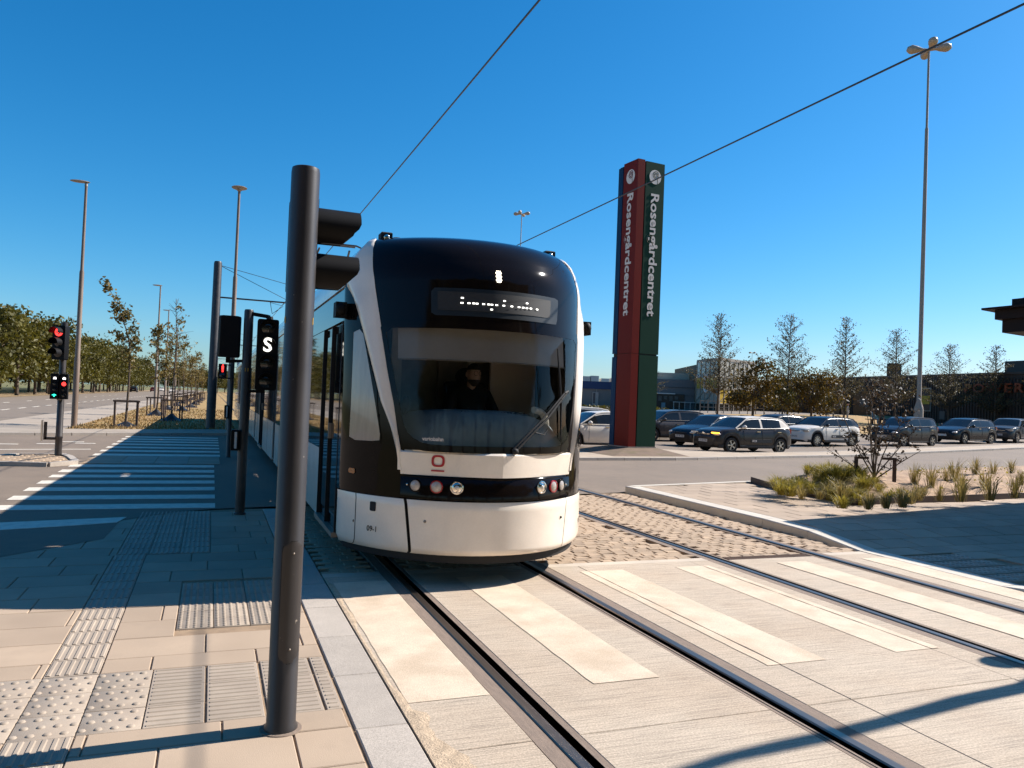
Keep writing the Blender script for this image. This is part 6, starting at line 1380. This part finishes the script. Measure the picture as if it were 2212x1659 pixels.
fac_panel('door', 2030, 2042, 888, 906, pm('grey_door', (.10, .10, .10), .6), .05); dw = fac_panel('entrance', 1845, 1885, 850, 900, pm('dark_entrance', (.012, .011, .012), .3), .08); fac_panel('entrance_sign', 1858, 1878, 862, 878, pm('dim_sign', (.10, .10, .10), .5, .4, 3), .15, dw)
for k in range(3): fac_panel('window', 1790+k*14, 1801+k*14, 868, 898, pm('dim_window', (.02, .02, .024), .2), .07)
a = on_fac(2087, 829, .2); c = on_fac(2215, 835, .2); vs, fs = text_geo('POWER', 1.0, .15, .02, spacing=1.25); x0 = min(v_[0] for v_ in vs); x1 = max(v_[0] for v_ in vs); y0 = min(v_[1] for v_ in vs); y1 = max(v_[1] for v_ in vs); W_ = (c-a).length; b = MB(); hh = .8
b.add([Vector((a.x, a.y, 0))+fdir*((v_[0]-x0)/(x1-x0)*W_)+Vector((0, 0, a.z-hh+(v_[1]-y0)/(y1-y0)*hh))+fn*(.1+v_[2]) for v_ in vs], fs); b.build('shop_lettering', pm('orange_lettering', (.24, .05, .012), .5), hall, world=True)
# glazed entrance building
ge = thing('glazed_entrance', 'glazed entrance hall with yellow glass and white ring emblem', 'building', ground_at(1560, 90))
Cc = ground_at(1552, 84); Lc = ground_at(1503, 90); Rc = ground_at(1630, 90); zt = at_depth(1552, 775, 84).z; z0 = .8
M_mul = pm('grey_mullion', (.30, .27, .24), .5, .1, 2); G_pale = pm('pale_fritted_glass', (.36, .36, .34), .25, .1, .5); G_yel = pm('yellow_glass', (.50, .36, .07), .2, .15, .6); G_drk = pm('dark_lobby_glass', (.03, .028, .026), .08, .3, .8); G_sky = pm('sky_tinted_glass', (.42, .50, .55), .1, .15, .4)
b = MB(); bk = Vector((6, 14, 0)); b.prism([(p.x, p.y) for p in (Lc.lerp(Cc, .02)+Vector((.35, .35, 0)), Cc+Vector((.1, .5, 0)), Rc+Vector((-.2, .45, 0)), Rc+bk, Lc+bk)], z0, zt-.3); b.build('inner_volume', pm('lobby_interior', (.16, .13, .09), .8, .3, .3), ge, world=True, fixn=True)
zs = [1.0, 2.3, 3.9, 5.2, zt]
for (P, Q, nb, mats) in ((Lc, Cc, 5, [G_drk, G_pale, G_yel, G_sky]), (Cc, Rc, 8, [G_drk, G_yel, G_pale, G_pale])):
    d = (Q-P); d.z = 0; L = d.length; d.normalize(); n = Vector((d.y, -d.x, 0))
    for i in range(nb):
        for j in range(4):
            a = P+d*(L*i/nb+.05); c = P+d*(L*(i+1)/nb-.05); b = MB(); b.obox(((a.x+c.x)/2, (a.y+c.y)/2, (zs[j]+zs[j+1])/2), d*((L/nb-.1)/2), n*.02, Vector((0, 0, (zs[j+1]-zs[j])/2-.04))); b.build('glass_panel', mats[j], ge, world=True)
    for i in range(nb+1):
        a = P+d*(L*i/nb); b = MB(); b.obox((a.x, a.y, (z0+zt)/2), d*.05, n*.09, Vector((0, 0, (zt-z0)/2))); b.build('mullion', M_mul, ge, world=True)
    for z in zs[1:]:
        a = (P+Q)/2; b = MB(); b.obox((a.x, a.y, z), d*(L/2), n*.08, Vector((0, 0, .05 if z < zt else .15))); b.build('transom', M_mul, ge, world=True)
    for i in range(0, nb-1, 2):
        a = P+d*(L*i/nb); c = P+d*(L*(i+2)/nb); b = MB(); b.bar((a.x+n.x*.1, a.y+n.y*.1, 2.4), (c.x+n.x*.1, c.y+n.y*.1, 3.8), .05, .06); b.build('brace', M_mul, ge, world=True)
d = (Cc-Lc); d.z = 0; d.normalize(); n = Vector((d.y, -d.x, 0)); cc = Lc.lerp(Cc, .5)+n*.15; b = MB(); b.tube([Vector((cc.x, cc.y, 4.5))+d*(.55*math.cos(a_))+Vector((0, 0, .95*math.sin(a_))) for a_ in [.7+i*4.9/24 for i in range(25)]], [.05+.13*math.sin(math.pi*i/24) for i in range(25)], 8); b.build('ring_emblem', M_txtw, ge, world=True, smooth=60)
# railings before the entrance
t = thing('railing', 'pale metal railing in front of the glazed entrance', 'railing', ground_at(1560, 70)); g0 = ground_at(1512, 70); g1 = ground_at(1650, 68)
for z in (.55, 1.1): MB().bar((g0.x, g0.y, g0.z+z), (g1.x, g1.y, g1.z+z), .05, .05).build('rail', M_galv, t, world=True)
for k in range(9): p = g0.lerp(g1, k/8); MB().bar((p.x, p.y, p.z), (p.x, p.y, p.z+1.1), .05, .05).build('post', M_galv, t, world=True)
# grey hall left of the entrance
def block(name, label, px0, px1, dep0, dep1, ztop, mat, depth=16, cat='building'):
    a = ground_at(px0, dep0); c = ground_at(px1, dep1); d = c-a; d.z = 0; d.normalize(); n = Vector((d.y, -d.x, 0)); t = thing(name, label, cat, ((a+c)/2)); b = MB(); P = [a, c, c-n*depth, a-n*depth]; b.prism([(p.x, p.y) for p in P], .4, ztop); b.build('wall', mat, t, world=True, fixn=True); return t, a, c, d, n
def bpanel(t, a, c, d, n, u0, u1, z0, z1, mat, name, off=.06, par=None):
    L = (c-a).length; p = a+d*(L*(u0+u1)/2)+n*off; b = MB(); b.obox((p.x, p.y, (z0+z1)/2), d*(L*(u1-u0)/2), n*.08, Vector((0, 0, (z1-z0)/2))); return b.build(name, mat, par or t, world=True)
t, a, c, d, n = block('grey_hall', 'flat roofed grey panelled hall left of the glazed entrance', 1385, 1503, 92, 92, 5.0, pm('grey_wall_panel', (.17, .17, .19), .7, .08, .5))
for k in range(1, 4): bpanel(t, a, c, d, n, 0, 1, 1.2+k*.95, 1.23+k*.95, pm('panel_joint', (.08, .08, .09), .8), 'panel_joint', .02)
bpanel(t, a, c, d, n, .2, .78, 1.0, 3.25, pm('shopfront_dark', (.02, .016, .015), .3), 'shopfront'); bpanel(t, a, c, d, n, .2, .60, 3.22, 3.34, M_txtw, 'fascia', .3)
for k in range(4): bpanel(t, a, c, d, n, .30+k*.10, .36+k*.10, 2.4+.2*(k % 2), 3.0, pm('shop_panel', (.12, .11, .10), .6, .5, 1.5), 'shop_window', .1)
bpanel(t, a, c, d, n, .36, .43, 1.4, 2.2, pm('pale_blue_poster', (.22, .32, .40), .6), 'poster', .12); bpanel(t, a, c, d, n, .55, 1.0, 2.3, 2.36, M_txtw, 'canopy_edge', .9)
for k in range(5): bpanel(t, a, c, d, n, .56+k*.1, .565+k*.1, 1.0, 2.3, M_txtw, 'canopy_post', .9)
b = MB(); p = a.lerp(c, .62)-n*6; b.obox((p.x, p.y, 5.45), d*3.2, n*2.5, Vector((0, 0, .45))); b.build('rooflight', pm('rooflight', (.50, .46, .40), .5, .15, .8), t, world=True)
# blue fascia store seen left of the pylon
t, a, c, d, n = block('blue_fascia_store', 'grey store with a blue fascia and white roof units', 1215, 1392, 98, 98, 3.6, pm('store_grey', (.19, .185, .19), .7, .1, .4))
bpanel(t, a, c, d, n, 0, .86, 3.6, 4.55, pm('blue_fascia', (.012, .035, .13), .5), 'fascia', .1)
po = bpanel(t, a, c, d, n, .355, .43, 1.6, 3.2, pm('store_poster', (.36, .34, .34), .6, .1, 2), 'poster', .15); bpanel(t, a, c, d, n, .365, .39, 1.8, 3.1, pm('store_poster_dark', (.10, .08, .08), .6, .5, 3), 'poster_figure', .2, po)
for k in range(3): bpanel(t, a, c, d, n, .21+k*.19, .22+k*.19, .8, 3.6, pm('pier', (.25, .25, .26), .7), 'pier', .1)
for (u0, u1, h) in ((.27, .36, .8), (.37, .47, .9), (.50, .60, .6), (.63, .66, .7)):
    p = a+d*((c-a).length*(u0+u1)/2)-n*5; b = MB(); b.obox((p.x, p.y, 4.5+h/2), d*((c-a).length*(u1-u0)/2), n*1.2, Vector((0, 0, h/2))); b.build('roof_unit', pm('roof_unit_white', (.55, .55, .56), .6, .15, .5), t, world=True)
# timber rails on the grass bank
for (px0, px1, dep, lab) in [(1808, 1850, 50, 'timber rail on posts behind the white hatchback'), (2030, 2092, 50, 'timber rail on posts behind the black hatchback'), (1600, 1660, 52, 'timber rail on posts below the bushy dark green tree')]:
    g0 = ground_at(px0, dep); g1 = ground_at(px1, dep); t = thing('timber_rail', lab, 'railing', g0)
    MB().bar((g0.x, g0.y, g0.z+.95), (g1.x, g1.y, g1.z+.95), .22, .14).build('beam', M_wood, t, world=True)
    for k in (.1, .9): p = g0.lerp(g1, k); MB().bar((p.x, p.y, p.z-.2), (p.x, p.y, p.z+.9), .12, .12).build('post', M_wood, t, world=True)
# people outside the brown hall
def person(px, dep, label, top, sit=False, rz=0):
    g = ground_at(px, dep); t = thing('person', label, 'person', (g.x, g.y, g.z), rz)
    if not sit: V = [(0, 0, .95), (0, 0, 1.18), (0, 0, 1.40), (0, 0, 1.50), (-.18, 0, 1.38), (-.24, .02, 1.12), (-.22, -.08, .88), (.18, 0, 1.38), (.24, .02, 1.12), (.20, -.10, .90), (-.10, 0, .88), (-.11, -.02, .48), (-.12, .03, .08), (-.13, -.14, .04), (.10, 0, .88), (.12, .05, .48), (.13, .06, .08), (.14, -.10, .04)]
    else: V = [(0, 0, .50), (0, .02, .75), (0, 0, .96), (0, -.02, 1.06), (-.18, 0, .94), (-.23, -.05, .70), (-.12, -.25, .60), (.18, 0, .94), (.23, -.05, .70), (.12, -.25, .60), (-.10, -.05, .48), (-.12, -.45, .48), (-.12, -.45, .08), (-.12, -.60, .04), (.10, -.05, .48), (.12, -.45, .48), (.12, -.42, .08), (.12, -.58, .04)]
    E_ = [(0, 1), (1, 2), (2, 3), (2, 4), (4, 5), (5, 6), (2, 7), (7, 8), (8, 9), (0, 10), (10, 11), (11, 12), (12, 13), (0, 14), (14, 15), (15, 16), (16, 17)]
    link('body', skin_mesh('body', V, E_, [(.14, .11), (.13, .10), (.14, .10), .055, .07, .05, .04, .07, .05, .04, .085, .065, .05, .035, .085, .065, .05, .035], sub=1), top, t)
    b = MB(); b.add(*head_geo((0, -.02, V[3][2]+.13), 1.0)); hd = b.build('head', M_skin, t, smooth=80); b = MB(); vs, fs = head_geo((0, -.01, V[3][2]+.145), 1.08); b.add(vs, [f for f in fs if sum(vs[i][2] for i in f)/len(f) > V[3][2]+.16]); b.build('hair', M_hair, hd, smooth=80)
    return t, g
person(1831, 64, 'person in a pale top standing outside the brown hall', pm('pale_top', (.50, .47, .44), .9), rz=.6)
t1, g1 = person(1886, 66, 'person in a light blue top sitting on a bench outside the hall', pm('light_blue_top', (.16, .26, .34), .9), True, .3); t2, g2 = person(1903, 66, 'person in dark clothes sitting beside the light blue top', pm('dark_clothes', (.04, .035, .04), .9), True, .1)
t = thing('bench', 'plain bench outside the brown hall holding two people', 'bench', g1); MB().bar((g1.x-.6, g1.y+.1, g1.z+.40), (g2.x+.6, g2.y+.1, g2.z+.40), .4, .06).build('seat', M_wood, t, world=True)
for q in (g1, g2): MB().bar((q.x, q.y+.1, q.z-.05), (q.x, q.y+.1, q.z+.38), .08, .3).build('leg', M_wood, t, world=True)
